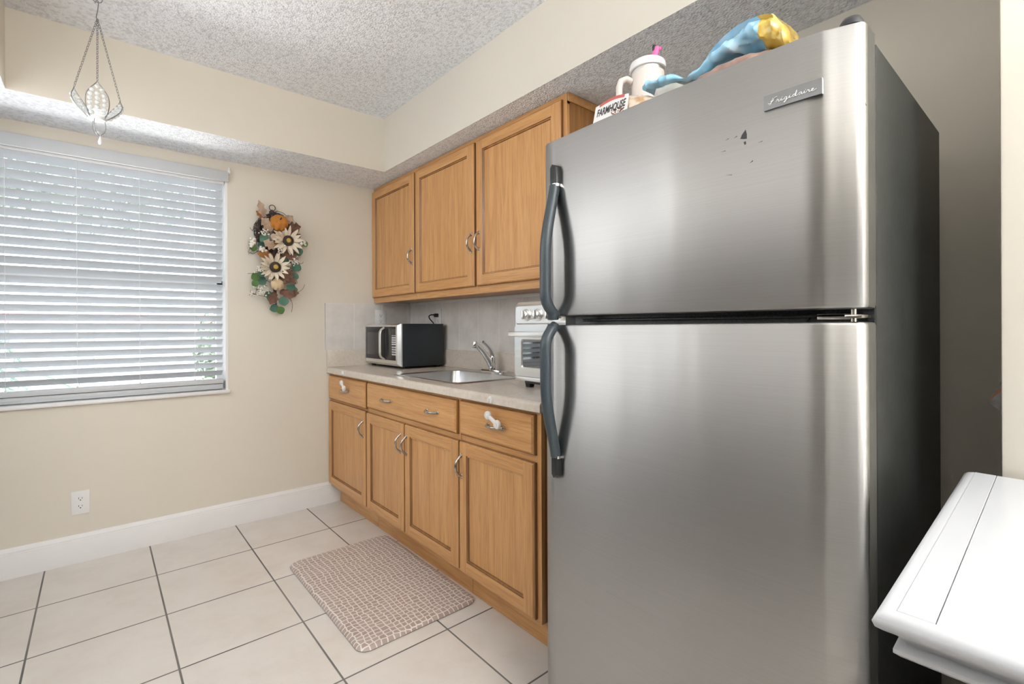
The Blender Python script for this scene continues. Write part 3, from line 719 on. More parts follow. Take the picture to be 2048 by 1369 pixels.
# ------------------------------------------------------------------ toaster oven
TX, TY0, TY1 = -0.395, -2.000, -1.633
to = thing('toaster_oven', (-0.22, (TY0+TY1)/2, 0.914), 'stainless countertop toaster oven with knobs beside the sink', 'toaster oven')
b = B()
sec = [(TX+0.012, 0.944), (TX+0.006, 0.950), (TX+0.006, 1.268), (TX+0.022, 1.288), (-0.05, 1.288), (-0.045, 1.28), (-0.045, 0.944)]
b.loft([[(x, y, z) for x, z in sec] for y in (TY0, TY1)])
obj('body', b, M['appliance'], to, 20)
b = B(); b.box(TX, TX+0.02, TY0+0.004, TY1-0.004, 1.188, 1.276, bev=0.010, seg=3); b.prism([(y, z) for y, z, _ in rrect(TY0+0.012, TY1-0.012, 1.195, 1.268, 0.012, 0)], 'x', TX-0.002, TX+0.004); cpn = obj('control_panel', b, M['appliance'], to, 40)
for k in range(4):
    y = -1.716-0.0705*k
    b = B(); b.lathe([(0.027, 0.0), (0.027, -0.003), (0.0245, -0.004), (0.022, -0.003), (0.020, -0.004), (0.0185, -0.018), (0.016, -0.020), (0.0, -0.020)], (TX-0.002, y, 1.230), 'x', 28, cap=False)
    b.box(TX-0.034, TX-0.018, y-0.006, y+0.006, 1.230-0.019, 1.230+0.019, bev=0.004); obj('knob', b, M['appliance'], cpn)
b = B(); ring0 = rrect(TY0+0.006, TY1-0.004, 0.964, 1.182, 0.008, 0); ring1 = rrect(TY0+0.055, TY1-0.046, 0.998, 1.126, 0.012, 0); ring2 = rrect(TY0+0.062, TY1-0.053, 1.005, 1.119, 0.010, 0)
X3 = lambda r, x: [(x, p[0], p[1]) for p in r]
b.loft([X3(ring0, TX+0.01), X3(ring0, TX-0.004), X3(ring1, TX-0.004), X3(ring2, TX+0.003)], cap=False); dr = obj('door', b, M['appliance'], to, 30)
b = B(); b.prism([(p[0], p[1]) for p in rrect(TY0+0.058, TY1-0.050, 1.001, 1.123, 0.01, 0)], 'x', TX+0.001, TX+0.004); obj('window', b, M['oven_glass'], dr, 30)
b = B(); b.box(TX-0.034, TX-0.022, TY0-0.004, TY1+0.006, 1.136, 1.159, bev=0.003); b.box(TX-0.026, TX+0.002, TY0+0.02, TY0+0.034, 1.142, 1.154); b.box(TX-0.026, TX+0.002, TY1-0.034, TY1-0.02, 1.142, 1.154); obj('handle', b, M['appliance'], dr, 30)
b = B(); b.box(TX-0.002, TX+0.02, TY0+0.004, TY1-0.002, 0.940, 0.962, bev=0.003); b.box(TX-0.0025, TX+0.01, -1.95, -1.70, 0.934, 0.945, 1, bev=0.002); obj('crumb_tray', b, [M['appliance'], M['black']], to, 30)
for x in (TX+0.035, -0.08):
    for y in (TY0+0.05, TY1-0.06):
        b = B(); b.loft([rrect(x-0.014, x+0.014, y-0.014, y+0.014, 0.006, 0.9145), rrect(x-0.018, x+0.018, y-0.020, y+0.020, 0.008, 0.945)]); obj('foot', b, M['slot'], to)

# ------------------------------------------------------------------ refrigerator
fr = thing('refrigerator', (-0.49, -2.652, 0), 'stainless top freezer refrigerator with dark sides and a tall split handle', 'refrigerator')
FY0, FY1, FB = -3.020, -2.284, -0.170
b = B(); b.box(-0.775, FB, FY0, FY1, 0.012, 1.673, bev=0.004); b.box(-0.74, -0.2, FY0+0.04, FY1-0.04, 0.0, 0.02); obj('body', b, M['fridge_side'], fr, 30)
b = B(); b.box(-0.781, -0.774, FY0+0.003, FY1-0.045, 1.176, 1.214); b.box(-0.800, -0.781, FY0+0.04, -2.37, 1.192, 1.199, bev=0.002); obj('divider', b, M['gasket'], fr, 30)
YCN = (FY0+FY1)/2
def skin(y):
    """depth of the door face: shallow bow with creased, swept-back borders"""
    t = (y-YCN)/((FY1-FY0)/2); a = abs(t)
    return -0.872+0.012*a*a
def door_section():
    out = []
    # right edge (min y) to left edge (max y)
    out += [(-0.783, FY0), (-0.828, FY0), (-0.835, FY0+0.0015), (-0.840, FY0+0.006), (-0.8435, FY0+0.014), (-0.850, FY0+0.032), (-0.8555, FY0+0.046), (-0.8590, FY0+0.054), (-0.8602, FY0+0.0585)]
    for i in range(1, 26):
        y = FY0+0.0585+(FY1-FY0-0.072)*i/25; out.append((skin(y) if i < 25 else -0.8625, y))
    out += [(-0.8605, FY1-0.010), (-0.857, FY1-0.005), (-0.851, FY1-0.0015), (-0.842, FY1), (-0.783, FY1)]
    return out
def fridge_door(z0, z1, top=False):
    sec = door_section(); b = B(); e = 0.006
    def ring(z, ins):
        cy = YCN; r = []
        for x, y in sec: r.append((x+ins if x < -0.79 else x, cy+(y-cy)*(1-ins/0.37), z))
        return r
    rings = [ring(z0, e), ring(z0+e*0.3, e*0.3), ring(z0+e, 0), ring(z1-e, 0), ring(z1-e*0.3, e*0.3), ring(z1, e)]
    if top: # softly rounded upper left corner
        pass
    b.loft(rings)
    for f in b.bm.faces:
        c = f.calc_center_median()
        if c.x > -0.829 and (c.y < FY0+0.004 or c.y > FY1-0.004): f.material_index = 1
    return b
b = fridge_door(1.2065, 1.690, True); fd = obj('freezer_door', b, [M['fridge'], M['door_edge']], fr, 35)
b = fridge_door(0.060, 1.1835); ld = obj('fridge_door', b, [M['fridge'], M['door_edge']], fr, 35)
b = B(); b.box(-0.80, -0.70, FY0+0.02, FY1-0.02, 0.012, 0.055, bev=0.004); obj('kick_grille', b, M['black'], fr, 30)
# hinges
b = B(); b.loft([rrect(-0.843, -0.755, FY0+0.006, FY0+0.042, 0.016, 1.690), rrect(-0.841, -0.757, FY0+0.007, FY0+0.041, 0.016, 1.698), rrect(-0.834, -0.764, FY0+0.011, FY0+0.037, 0.012, 1.707), rrect(-0.824, -0.774, FY0+0.016, FY0+0.032, 0.007, 1.711)]); obj('hinge_cap', b, M['black'], fr, 60)
b = B(); b.box(-0.845, -0.77, FY0+0.006, FY0+0.03, 1.190, 1.196, 0, bev=0.001); b.lathe([(0.0045, 1.184), (0.0045, 1.206)], (-0.826, FY0+0.022, 0), n=14); b.box(-0.80, -0.775, FY0+0.03, FY0+0.085, 1.188, 1.199, 0, bev=0.001); b.lathe([(0.008, 0), (0.008, -0.006), (0.0, -0.007)], (-0.781, FY0+0.11, 1.193), 'x', 12, 1); obj('center_hinge', b, [M['pewter'], M['black']], fr, 40)
# handles
def fridge_handle(parent, zm, ze, up):
    """bowed charcoal grip from a socket at zm (near the split) to a flat end cap at ze"""
    HY = -2.337; n = 30; pts = []; rs = []
    z_end = ze-0.062 if up else ze+0.062
    X0 = -0.868
    for i in range(n+1):
        t = i/n; z = zm+(z_end-zm)*t
        if t < 0.16: s = math.sin(t/0.16*PI/2)**0.8
        elif t < 0.42: s = 1.0
        else: s = math.cos((t-0.42)/0.58*PI/2)**1.25 if t < 1 else 0.0
        pts.append((X0-0.004-0.037*s, HY, z)); rs.append(0.0145+0.001*s)
    b = B(); b.tube(pts, rs, 16, flat=0.95, ref=(0, 1, 0)); b.lathe([(0.013, -0.012), (0.015, -0.010), (0.015, 0.004)], (X0-0.012, HY, zm), n=16)
    b.box(X0-0.02, X0+0.006, HY-0.011, HY+0.011, min(zm, zm+(0.012 if up else -0.012)), max(zm, zm+(0.012 if up else -0.012)), bev=0.003)
    h = obj('handle', b, M['handle'], parent, 60)
    b = B(); z0, z1 = (z_end+0.003, ze) if up else (z_end-0.003, ze); sg = 1 if up else -1
    R = [rrect(X0-0.012, X0+0.010, HY-0.0135, HY+0.0135, 0.008, z0), rrect(X0-0.012, X0+0.010, HY-0.0135, HY+0.0135, 0.008, z0+sg*0.045), [(x, y, z0+sg*(0.045+0.014*(0.6+0.4*(y-HY)/0.0135))) for x, y, _ in rrect(X0-0.006, X0+0.010, HY-0.0125, HY+0.0125, 0.007, 0)]]
    b.loft(R); obj('end_cap', b, M['black'], h, 40)
    b = B(); b.loft([rrect(X0-0.014, X0+0.010, HY-0.0155, HY+0.0155, 0.009, z_end-0.0035), rrect(X0-0.014, X0+0.010, HY-0.0155, HY+0.0155, 0.009, z_end+0.0035)]); obj('trim_ring', b, M['chrome'], h, 40)
fridge_handle(fd, 1.2085, 1.622, True)
fridge_handle(ld, 1.1815, 0.765, False)
# badge with script lettering
bc = Vector((-0.8665, -2.9185, 1.590)); ang = math.atan2(0.0115, 0.093)
b = B(); n = 10; ring = []
for x in (0.004, -0.0035):
    r = []
    for i in range(n+1): r.append((x-0.0012*(1-(2*i/n-1)**2), -0.0465+0.093*i/n, -0.0135))
    for i in range(n, -1, -1): r.append((x-0.0012*(1-(2*i/n-1)**2), -0.0465+0.093*i/n, 0.0135))
    ring.append([(bc.x+p[0]+0.11*p[1]*0.35*-1, bc.y+p[1], bc.z+p[2]) for p in r])
b.loft(ring); badge = obj('badge', b, M['badge'], fd, 30)
# letters drawn as joined pen strokes in (along, up)
strokes = [
 [(0.0, .30), (.10, .16), (.30, .18), (.55, .50), (.75, .95), (1.0, 1.02)], [(.55, .95), (.40, .45), (.30, -.05), (.18, -.1), (.12, .02)], [(.28, .46), (.62, .50)],
 [(.85, .08), (.98, .42), (1.02, .46), (1.04, .38), (1.12, .38), (1.10, .12), (1.2, .05), (1.34, .22)],
 [(1.34, .22), (1.44, .42), (1.40, .12), (1.5, .05), (1.66, .2)], [(1.50, .60), (1.53, .63)],
 [(1.98, .38), (1.84, .42), (1.74, .2), (1.82, .06), (1.96, .2), (2.0, .40), (1.9, -.25), (1.76, -.42), (1.72, -.3), (2.2, .2)],
 [(2.2, .2), (2.28, .42), (2.24, .12), (2.34, .05), (2.5, .2)], [(2.34, .60), (2.37, .63)],
 [(2.84, .38), (2.70, .42), (2.58, .2), (2.66, .05), (2.80, .2), (3.0, .98), (2.86, .15), (2.96, .05), (3.1, .18)],
 [(3.46, .38), (3.32, .42), (3.2, .2), (3.28, .05), (3.42, .2), (3.48, .4), (3.44, .12), (3.54, .05), (3.68, .2)],
 [(3.68, .2), (3.76, .42), (3.72, .12), (3.82, .05), (3.96, .2)], [(3.84, .60), (3.87, .63)],
 [(3.96, .2), (4.06, .44), (4.12, .36), (4.2, .36), (4.18, .12), (4.28, .05), (4.4, .16)],
 [(4.4, .16), (4.6, .30), (4.58, .42), (4.46, .36), (4.46, .1), (4.6, .04), (4.9, .22)]]
b = B()
for s in strokes:
    P = [Vector((p[0], p[1], 0)) for p in s]; sm_ = []
    for i in range(len(P)-1):
        a0 = P[max(i-1, 0)]; a1 = P[i]; a2 = P[i+1]; a3 = P[min(i+2, len(P)-1)]
        for k in range(4):
            t = k/4; sm_.append(0.5*((2*a1)+(a2-a0)*t+(2*a0-5*a1+4*a2-a3)*t*t+(3*a1-a0-3*a2+a3)*t**3))
    sm_.append(P[-1])
    W_ = []
    for q in sm_:
        dy = -(q.x-2.45)*0.0158; W_.append((bc.x-0.0050-dy*0.0385-0.0012*(1-(dy/0.0465)**2)+0.0002, bc.y+dy, bc.z-0.003+(q.y-0.2)*0.0105))
    b.tube(W_, 0.00055, 5)
obj('lettering', b, M['white'], badge, 60)
# chipped film marks on the freezer door
M['chip'] = plain('dark_scuff', (0.035, 0.035, 0.045), 0.6)
b = B(); X = lambda y: skin(y)-0.0004
for poly in ([(-2.838, 1.554), (-2.831, 1.546), (-2.828, 1.539), (-2.834, 1.537), (-2.840, 1.536), (-2.840, 1.545)], [(-2.834, 1.531), (-2.836, 1.525), (-2.839, 1.527), (-2.838, 1.532)], [(-2.800, 1.544), (-2.806, 1.547), (-2.806, 1.546)], [(-2.816, 1.544), (-2.822, 1.547), (-2.822, 1.5455)], [(-2.86, 1.522), (-2.868, 1.524), (-2.868, 1.523)], [(-2.79, 1.524), (-2.80, 1.5245), (-2.80, 1.5235)], [(-2.845, 1.488), (-2.851, 1.492), (-2.851, 1.490)], [(-2.80, 1.476), (-2.812, 1.474), (-2.812, 1.473)]):
    b = B(); b.loft([[(X(y), y, z) for y, z in poly], [(X(y)+0.003, y, z) for y, z in poly]]); obj('scuff', b, M['chip'], fd, 0)
b = B(); b.tube([(-0.8395, FY0+0.0085, 1.555), (-0.8368, FY0+0.004, 1.5545), (-0.8352, FY0+0.0025, 1.5495), (-0.834, FY0+0.001, 1.546)], 0.0008, 5)
obj('scuff', b, M['chip'], fd, 0)

# ------------------------------------------------------------------ things on the refrigerator
ZF = 1.6735
M['tumbler'] = plain('blush_tumbler', (0.76, 0.69, 0.64), 0.35, var=0.02)
M['lid'] = plain('white_lid', (0.82, 0.82, 0.83), 0.3, var=0.01)
M['pink'] = plain('pink_topper', (0.90, 0.16, 0.42), 0.4, var=0.08)
tb = thing('tumbler', (-0.612, -2.457, ZF), 'cream handled tumbler with a white lid standing on the refrigerator', 'tumbler')
tc_ = (-0.612, -2.457, 0)
b = B(); b.lathe([(0.0, ZF), (0.033, ZF), (0.035, ZF+0.004), (0.036, ZF+0.09), (0.0445, ZF+0.125), (0.0455, ZF+0.225), (0.0445, ZF+0.226)], tc_, n=36, cap=False); obj('body', b, M['tumbler'], tb, 50)
b = B(); b.lathe([(0.0446, ZF+0.226), (0.0446, ZF+0.236), (0.043, ZF+0.237)], tc_, n=36, cap=False); obj('rim_band', b, M['appliance'], tb, 50)
b = B(); b.lathe([(0.0455, ZF+0.234), (0.0495, ZF+0.236), (0.0505, ZF+0.246), (0.0475, ZF+0.256), (0.040, ZF+0.261), (0.0, ZF+0.262)], tc_, n=36, cap=False); obj('lid', b, M['lid'], tb, 50)
hd = Vector((-0.74, 0.67, 0)).normalized(); c0 = Vector(tc_)
pts = [c0+hd*0.043+zz*(ZF+0.205), c0+hd*0.06+zz*(ZF+0.214), c0+hd*0.076+zz*(ZF+0.208), c0+hd*0.081+zz*(ZF+0.19), c0+hd*0.080+zz*(ZF+0.13), c0+hd*0.077+zz*(ZF+0.098), c0+hd*0.066+zz*(ZF+0.088), c0+hd*0.036+zz*(ZF+0.088)]
b = B(); b.tube(pts, 0.0095, 12, flat=1.15); obj('handle', b, M['tumbler'], tb, 60)
sp = c0+Vector((0.012, -0.010, 0)); ax = Vector((0.02, -0.02, 0.1)).normalized()
b = B(); b.tube([sp+zz*(ZF+0.255), sp+zz*(ZF+0.255)+ax*0.022], 0.004, 10); so = obj('straw', b, M['lid'], tb)
q = sp+zz*(ZF+0.262)+ax*0.010
b = B(); b.tube([q, q+ax*0.008, q+ax*0.02, q+ax*0.032, q+ax*0.037], [0.008, 0.010, 0.0095, 0.0085, 0.002], 14); b.ball(q+ax*0.03+Vector((0.004, -0.007, -0.002)), 0.006, 10); obj('straw_topper', b, M['pink'], so)
b = B(); b.ball(q+ax*0.034+Vector((-0.006, 0.006, 0.0)), (0.006, 0.006, 0.0075), 12); b.ball(q+ax*0.026+Vector((-0.008, 0.004, 0.0)), (0.004, 0.004, 0.006), 10); obj('topper_bow', b, M['black'], so)

def crumple(v, a, f, seed=0.0):
    return (0.55-1.6*abs(noise.noise(Vector((v.x*f+seed, v.y*f, v.z*f)))))*a
def pillow(secs, n=22, jag=0.0, f=30, seed=0.0):
    """bag skin: secs = [(y, xc, zc, hx, hz)] cross-sections along y with crumpled skin"""
    b = B(); rings = []
    for i, (y, xc, zc, hx, hz) in enumerate(secs):
        r = []
        for j in range(n):
            t = 2*PI*j/n; c, s = math.cos(t), math.sin(t)
            p = Vector((xc+hx*math.copysign(abs(c)**0.75, c), y, zc+hz*math.copysign(abs(s)**0.85, s)))
            d = crumple(p, jag, f, seed)+crumple(p, jag*0.5, f*2.3, seed+5)
            p += Vector((c*0.6, 0.3*d, s)).normalized()*d if jag else Vector((0, 0, 0))
            r.append(p)
        rings.append(r)
    b.loft(rings); return b
def interp(keys, n):
    out = []
    for i in range(n+1):
        y = keys[0][0]+(keys[-1][0]-keys[0][0])*i/n
        for a, c in zip(keys, keys[1:]):
            if min(a[0], c[0])-1e-9 <= y <= max(a[0], c[0])+1e-9:
                t = (y-a[0])/(c[0]-a[0]); t = t*t*(3-2*t)*0.6+t*0.4
                out.append(tuple([y]+[a[k]+(c[k]-a[k])*t for k in range(1, 5)])); break
    return out

# bread bag
def bread_mat():
    m, nt, p = new_mat('bread_in_clear_bag'); setp(p, (0.5, 0.3, 0.15), 0.22, Coat_Weight=0.6, Coat_Roughness=0.1)
    n = nd(nt, 'ShaderNodeTexNoise', Scale=38.0, Detail=4.0); nt.links.new(coords(nt), n.inputs['Vector'])
    nt.links.new(ramp(nt, n.outputs['Fac'], [(0.35, (0.42, 0.24, 0.12)), (0.5, (0.58, 0.38, 0.22)), (0.64, (0.72, 0.62, 0.50))]), p.inputs['Base Color']); return m
M['bread'] = bread_mat()
M['label'] = plain('white_label', (0.80, 0.79, 0.78), 0.3, var=0.02)
M['ink'] = plain('dark_ink', (0.04, 0.04, 0.045), 0.5)
M['red'] = plain('red_banner', (0.55, 0.13, 0.11), 0.4)
M['teal'] = plain('teal_band', (0.30, 0.62, 0.63), 0.4)
M['tan'] = plain('orange_tan_band', (0.72, 0.38, 0.17), 0.4)
M['brown'] = plain('brown_print', (0.22, 0.09, 0.06), 0.5, var=0.5, scale=120)
br = thing('bread_bag', (-0.72, -2.5, ZF), 'bagged loaf of bread with a white printed label on the refrigerator', 'bread')
secs = interp([(-2.395, -0.728, 1.742, 0.044, 0.036), (-2.41, -0.726, 1.744, 0.050, 0.040), (-2.50, -0.722, 1.744, 0.053, 0.040), (-2.54, -0.720, 1.736, 0.050, 0.033), (-2.56, -0.715, 1.730, 0.048, 0.028), (-2.62, -0.712, 1.722, 0.038, 0.020), (-2.665, -0.722, 1.712, 0.028, 0.010)], 26)
b = pillow(secs, 24, 0.005, 26, 2.0); loaf = obj('wrapper', b, M['bread'], br, 60)
LC = Vector((-0.786, -2.4575, 1.742)); LM = frame_x(LC, 0.16, 0.0)
def lab(b, pts, d0, d1, m=0):
    b.loft([[LM @ Vector((x, y, d0)) for x, y in pts], [LM @ Vector((x, y, d1)) for x, y in pts]], m)
b = B()
top = [(0.052-0.104*i/8, 0.033+0.006*math.sin(PI*i/8)) for i in range(9)]
lab(b, [(-0.060, -0.050), (0.050, -0.050)]+top, -0.004, 0.0, 0)
lb = obj('label', b, M['label'], br, 0)
b = B(); ban = [(-0.038+0.080*i/8, 0.0275+0.0055*math.sin(PI*i/8)) for i in range(9)]
lab(b, ban+[(x, y+0.008) for x, y in ban[::-1]], -0.001, 0.0006); obj('banner', b, M['red'], lb, 0)
tm = text_mesh('FARMHOUSE', 0.0285, LM @ Matrix.Translation((0.0, 0.0105, 0.0004)), 0.0003, 0.22, 0.56, 0.0005); obj('lettering', tm, M['ink'], lb, 0)
b = B()
for _ in range(26):
    x, y = random.uniform(0.004, 0.044), random.uniform(-0.013, 0.001); s = random.uniform(0.002, 0.005)
    lab(b, [(x-s, y), (x, y-s*0.6), (x+s, y), (x, y+s*0.7)], -0.0005, 0.0006)
obj('illustration', b, M['brown'], lb, 0)
b = B(); lab(b, [(-0.050, -0.013), (-0.004, -0.011), (-0.004, -0.0118), (-0.050, -0.0138)], -0.0005, 0.0005); obj('small_print', b, M['ink'], lb, 0)
b = B(); lab(b, [(-0.058, -0.034), (-0.030, -0.022), (-0.026, -0.027), (-0.056, -0.044)], -0.0005, 0.0006); obj('teal_band', b, M['teal'], lb, 0)
b = B(); lab(b, [(-0.040, -0.035), (0.000, -0.020), (0.048, -0.010), (0.049, -0.018), (0.0, -0.030), (-0.030, -0.042)], -0.0005, 0.0006); obj('tan_band', b, M['tan'], lb, 0)

# clear produce bag in front of the snack bag
M['bun'] = plain('pale_buns', (0.55, 0.50, 0.38), 0.5, var=0.3, scale=40)
cb = thing('clear_bag', (-0.784, -2.62, 1.69), 'clear plastic bag of pale buns with grey script print right of the bread', 'bag')
secs = interp([(-2.585, -0.789, 1.712, 0.008, 0.012), (-2.60, -0.788, 1.722, 0.011, 0.026), (-2.64, -0.787, 1.720, 0.013, 0.026), (-2.69, -0.784, 1.708, 0.012, 0.012)], 14)
b = pillow(secs, 18, 0.004, 40, 4.0); wr = obj('film', b, M['clear'], cb, 60)
b = B()
for y, r in ((-2.605, 0.018), (-2.642, 0.017)): b.ball((-0.784, y, 1.716), (0.010, r, r), 12)
obj('bun', b, M['bun'], cb)

# blue snack bag: long crumpled tail, fat yellow end
def snack_mat():
    m, nt, p = new_mat('blue_yellow_foil'); setp(p, (0.3, 0.6, 0.8), 0.22, 0.0, Coat_Weight=0.5, Coat_Roughness=0.12)
    tc = nd(nt, 'ShaderNodeTexCoord'); mp = nd(nt, 'ShaderNodeMapping'); nt.links.new(tc.outputs['Object'], mp.inputs[0])
    n = nd(nt, 'ShaderNodeTexNoise', Scale=14.0, Detail=2.0); nt.links.new(mp.outputs[0], n.inputs['Vector'])
    blue = ramp(nt, n.outputs['Fac'], [(0.35, (0.20, 0.50, 0.72)), (0.55, (0.34, 0.62, 0.82)), (0.70, (0.60, 0.75, 0.85))])
    n2 = nd(nt, 'ShaderNodeTexNoise', Scale=22.0, Detail=2.0); nt.links.new(mp.outputs[0], n2.inputs['Vector'])
    yel = ramp(nt, n2.outputs['Fac'], [(0.35, (0.42, 0.27, 0.04)), (0.6, (0.66, 0.47, 0.10))])
    sep = nd(nt, 'ShaderNodeSeparateXYZ'); nt.links.new(tc.outputs['Object'], sep.inputs[0])
    ad = nd(nt, 'ShaderNodeMath', operation='MULTIPLY_ADD'); nt.links.new(n.outputs['Fac'], ad.inputs[0]); ad.inputs[1].default_value = 0.05; nt.links.new(sep.outputs[1], ad.inputs[2])
    lt = nd(nt, 'ShaderNodeMath', operation='LESS_THAN'); nt.links.new(ad.outputs[0], lt.inputs[0]); lt.inputs[1].default_value = -0.048
    mx = nd(nt, 'ShaderNodeMix', data_type='RGBA'); nt.links.new(lt.outputs[0], mx.inputs[0]); nt.links.new(blue, mx.inputs[6]); nt.links.new(yel, mx.inputs[7])
    nt.links.new(mx.outputs[2], p.inputs['Base Color']); return m
M['snack'] = snack_mat()
sb = thing('snack_bag', (-0.70, -2.75, ZF), 'crumpled light blue snack bag with yellow end lying across the refrigerator top', 'bag')
secs = interp([(-2.535, -0.730, 1.787, 0.020, 0.002), (-2.55, -0.728, 1.788, 0.030, 0.007), (-2.60, -0.724, 1.783, 0.036, 0.008), (-2.65, -0.712, 1.769, 0.042, 0.008), (-2.68, -0.70, 1.772, 0.055, 0.010), (-2.72, -0.69, 1.788, 0.066, 0.015), (-2.77, -0.69, 1.797, 0.074, 0.018), (-2.82, -0.695, 1.799, 0.078, 0.025), (-2.845, -0.695, 1.790, 0.074, 0.032), (-2.862, -0.695, 1.774, 0.060, 0.024), (-2.870, -0.695, 1.765, 0.05, 0.006)], 100)
b = pillow(secs, 56, 0.011, 20, 8.0); obj('foil', b, M['snack'], sb, 35)
b = B(); P = []
for i in range(14):
    t = i/13; y = -2.70-0.15*t; z = 1.788+0.024*math.sin(PI*min(1, t*0.8+0.1))+0.012*t; P.append((-0.768+0.03*(1-t)*(1-t), y, z))
b.tube(P, [0.002]+[0.008]*12+[0.003], 8, flat=0.12, ref=(-0.75, 0, 0.6)); obj('seam_fin', b, M['snack'], sb, 60)
M['kraft'] = plain('brown_wrapper', (0.30, 0.19, 0.15), 0.35, var=0.35, scale=30)
kb = thing('snack_packet', (-0.71, -2.76, ZF), 'brown shiny packet lying under the light blue snack bag', 'packet')
secs = interp([(-2.675, -0.745, 1.712, 0.03, 0.016), (-2.70, -0.735, 1.722, 0.05, 0.034), (-2.78, -0.735, 1.722, 0.052, 0.037), (-2.84, -0.73, 1.718, 0.05, 0.030), (-2.875, -0.73, 1.705, 0.04, 0.010)], 20)
b = pillow(secs, 20, 0.004, 24, 12.0); obj('wrapper', b, M['kraft'], kb, 60)
M['purple'] = plain('purple_print', (0.12, 0.09, 0.25), 0.4, var=0.2, scale=30)
M['sand'] = plain('tan_print', (0.52, 0.40, 0.28), 0.4, var=0.2, scale=30)
pb = thing('pouch', (-0.50, -2.535, ZF), 'tan pouch with a purple top edge behind the tumbler', 'pouch')
secs = [(-2.455, -0.50, 1.785, 0.006, 0.108), (-2.47, -0.50, 1.787, 0.022, 0.112), (-2.52, -0.50, 1.788, 0.034, 0.112), (-2.56, -0.50, 1.783, 0.026, 0.107), (-2.595, -0.50, 1.776, 0.006, 0.101)]
b = pillow(secs, 24, 0.003, 20, 3.0); obj('wrapper', b, M['sand'], pb, 60)
b = B(); b.tube([(-0.50, -2.50, 1.903), (-0.498, -2.53, 1.902), (-0.50, -2.565, 1.896), (-0.50, -2.59, 1.884)], [0.003, 0.006, 0.008, 0.004], 10); obj('top_seal', b, M['purple'], pb)

# ------------------------------------------------------------------ packet in the slot by the partition
M['foil_grey'] = plain('grey_foil', (0.33, 0.32, 0.31), 0.35, 0.2, var=0.3, scale=60)
M['orange'] = plain('orange_stripe', (0.55, 0.17, 0.07), 0.4)
nk = thing('hanging_packet', (-0.34, -3.149, 1.03), 'grey packet with an orange stripe poking out past the wall corner', 'packet')
b = B(); b.prism([(-3.1525, 1.068), (-3.1460, 1.066), (-3.1250, 1.019), (-3.1300, 1.010), (-3.1525, 0.996)], 'x', -0.40, -0.31); po = obj('wrapper', b, M['foil_grey'], nk, 20)
b = B(); b.prism([(-3.1525, 1.056), (-3.1400, 1.043), (-3.1275, 1.023), (-3.1262, 1.019), (-3.1400, 1.037), (-3.1525, 1.048)], 'x', -0.4006, -0.3990); obj('stripe', b, M['orange'], po, 0)
b = B(); b.prism([(-3.1525, 1.004), (-3.1480, 0.9995), (-3.1525, 0.9965)], 'x', -0.4006, -0.3990); obj('stripe', b, M['orange'], po, 0)
b = B(); pts = [(-0.33, -3.1505, 1.155), (-0.33, -3.147, 1.12), (-0.33, -3.1465, 1.09), (-0.33, -3.150, 1.05), (-0.33, -3.150, 1.0), (-0.33, -3.1465, 0.965), (-0.33, -3.146, 0.94), (-0.33, -3.150, 0.90)]
b.tube(pts, 0.0035, 8); tag(obj('dark_strap', b, M['black'], loc=(-0.33, -3.15, 1.0)), 'thin dark strap hanging on the partition edge by the grey packet', 'strap')

# ------------------------------------------------------------------ white counter (sideboard) in the right foreground
M['white_top'] = plain('white_lacquer', (0.50, 0.51, 0.525), 0.28, var=0.01)
sdb = thing('sideboard', (-1.236, -3.119, 0), 'white sideboard with an ogee edged top in the right foreground', 'sideboard', None, math.radians(0.9))
D, Wd, ZS = 0.688, 0.85, 0.898
og = [(0.010, 0.0), (0.002, -0.0015), (-0.003, -0.005), (-0.005, -0.010), (-0.003, -0.016), (0.003, -0.020), (0.010, -0.023), (0.016, -0.028), (0.018, -0.032), (0.013, -0.034), (0.009, -0.037), (0.009, -0.041), (0.014, -0.045), (0.024, -0.048)]
def ins(o, z): return [(o, -Wd+o, z), (D-0.001, -Wd+o, z), (D-0.001, -o, z), (o, -o, z)]
b = B(); b.loft([ins(0.012, ZS-0.0005)]+[ins(o, ZS+z) for o, z in og], cap=False); b.face(b.vs(ins(0.024, ZS-0.048))); obj('edge_moulding', b, M['white_top'], sdb, 50, local=True)
b = B(); b.box(0.0115, D-0.001, -Wd+0.012, -0.0405, ZS-0.02, ZS+0.0004, bev=0.0006, seg=1); b.box(0.0115, D-0.001, -0.0398, -0.0115, ZS-0.02, ZS+0.0006, bev=0.0006, seg=1); obj('top_panel', b, M['white_top'], sdb, 30, local=True)
b = B(); b.box(0.05, D-0.06, -Wd+0.09, -0.088, 0.04, ZS-0.047, bev=0.003); b.box(0.07, D-0.06, -Wd+0.11, -0.11, 0.0, 0.042); obj('cabinet_body', b, M['white'], sdb, 30, local=True)
for k in range(2):
    b = B(); y1 = -0.098-k*0.382; b.box(0.034, 0.052, y1-0.376, y1, 0.06, ZS-0.07, bev=0.004); d_ = obj('door', b, M['white'], sdb, 30, local=True)
    b = B(); b.lathe([(0.0, -0.026), (0.013, -0.022), (0.013, -0.016), (0.006, -0.010), (0.006, 0.0)], (0.036, y1-(0.345 if k == 0 else 0.03), 0.6), 'x', 16, cap=False); obj('knob', b, M['pewter'], d_, local=True)

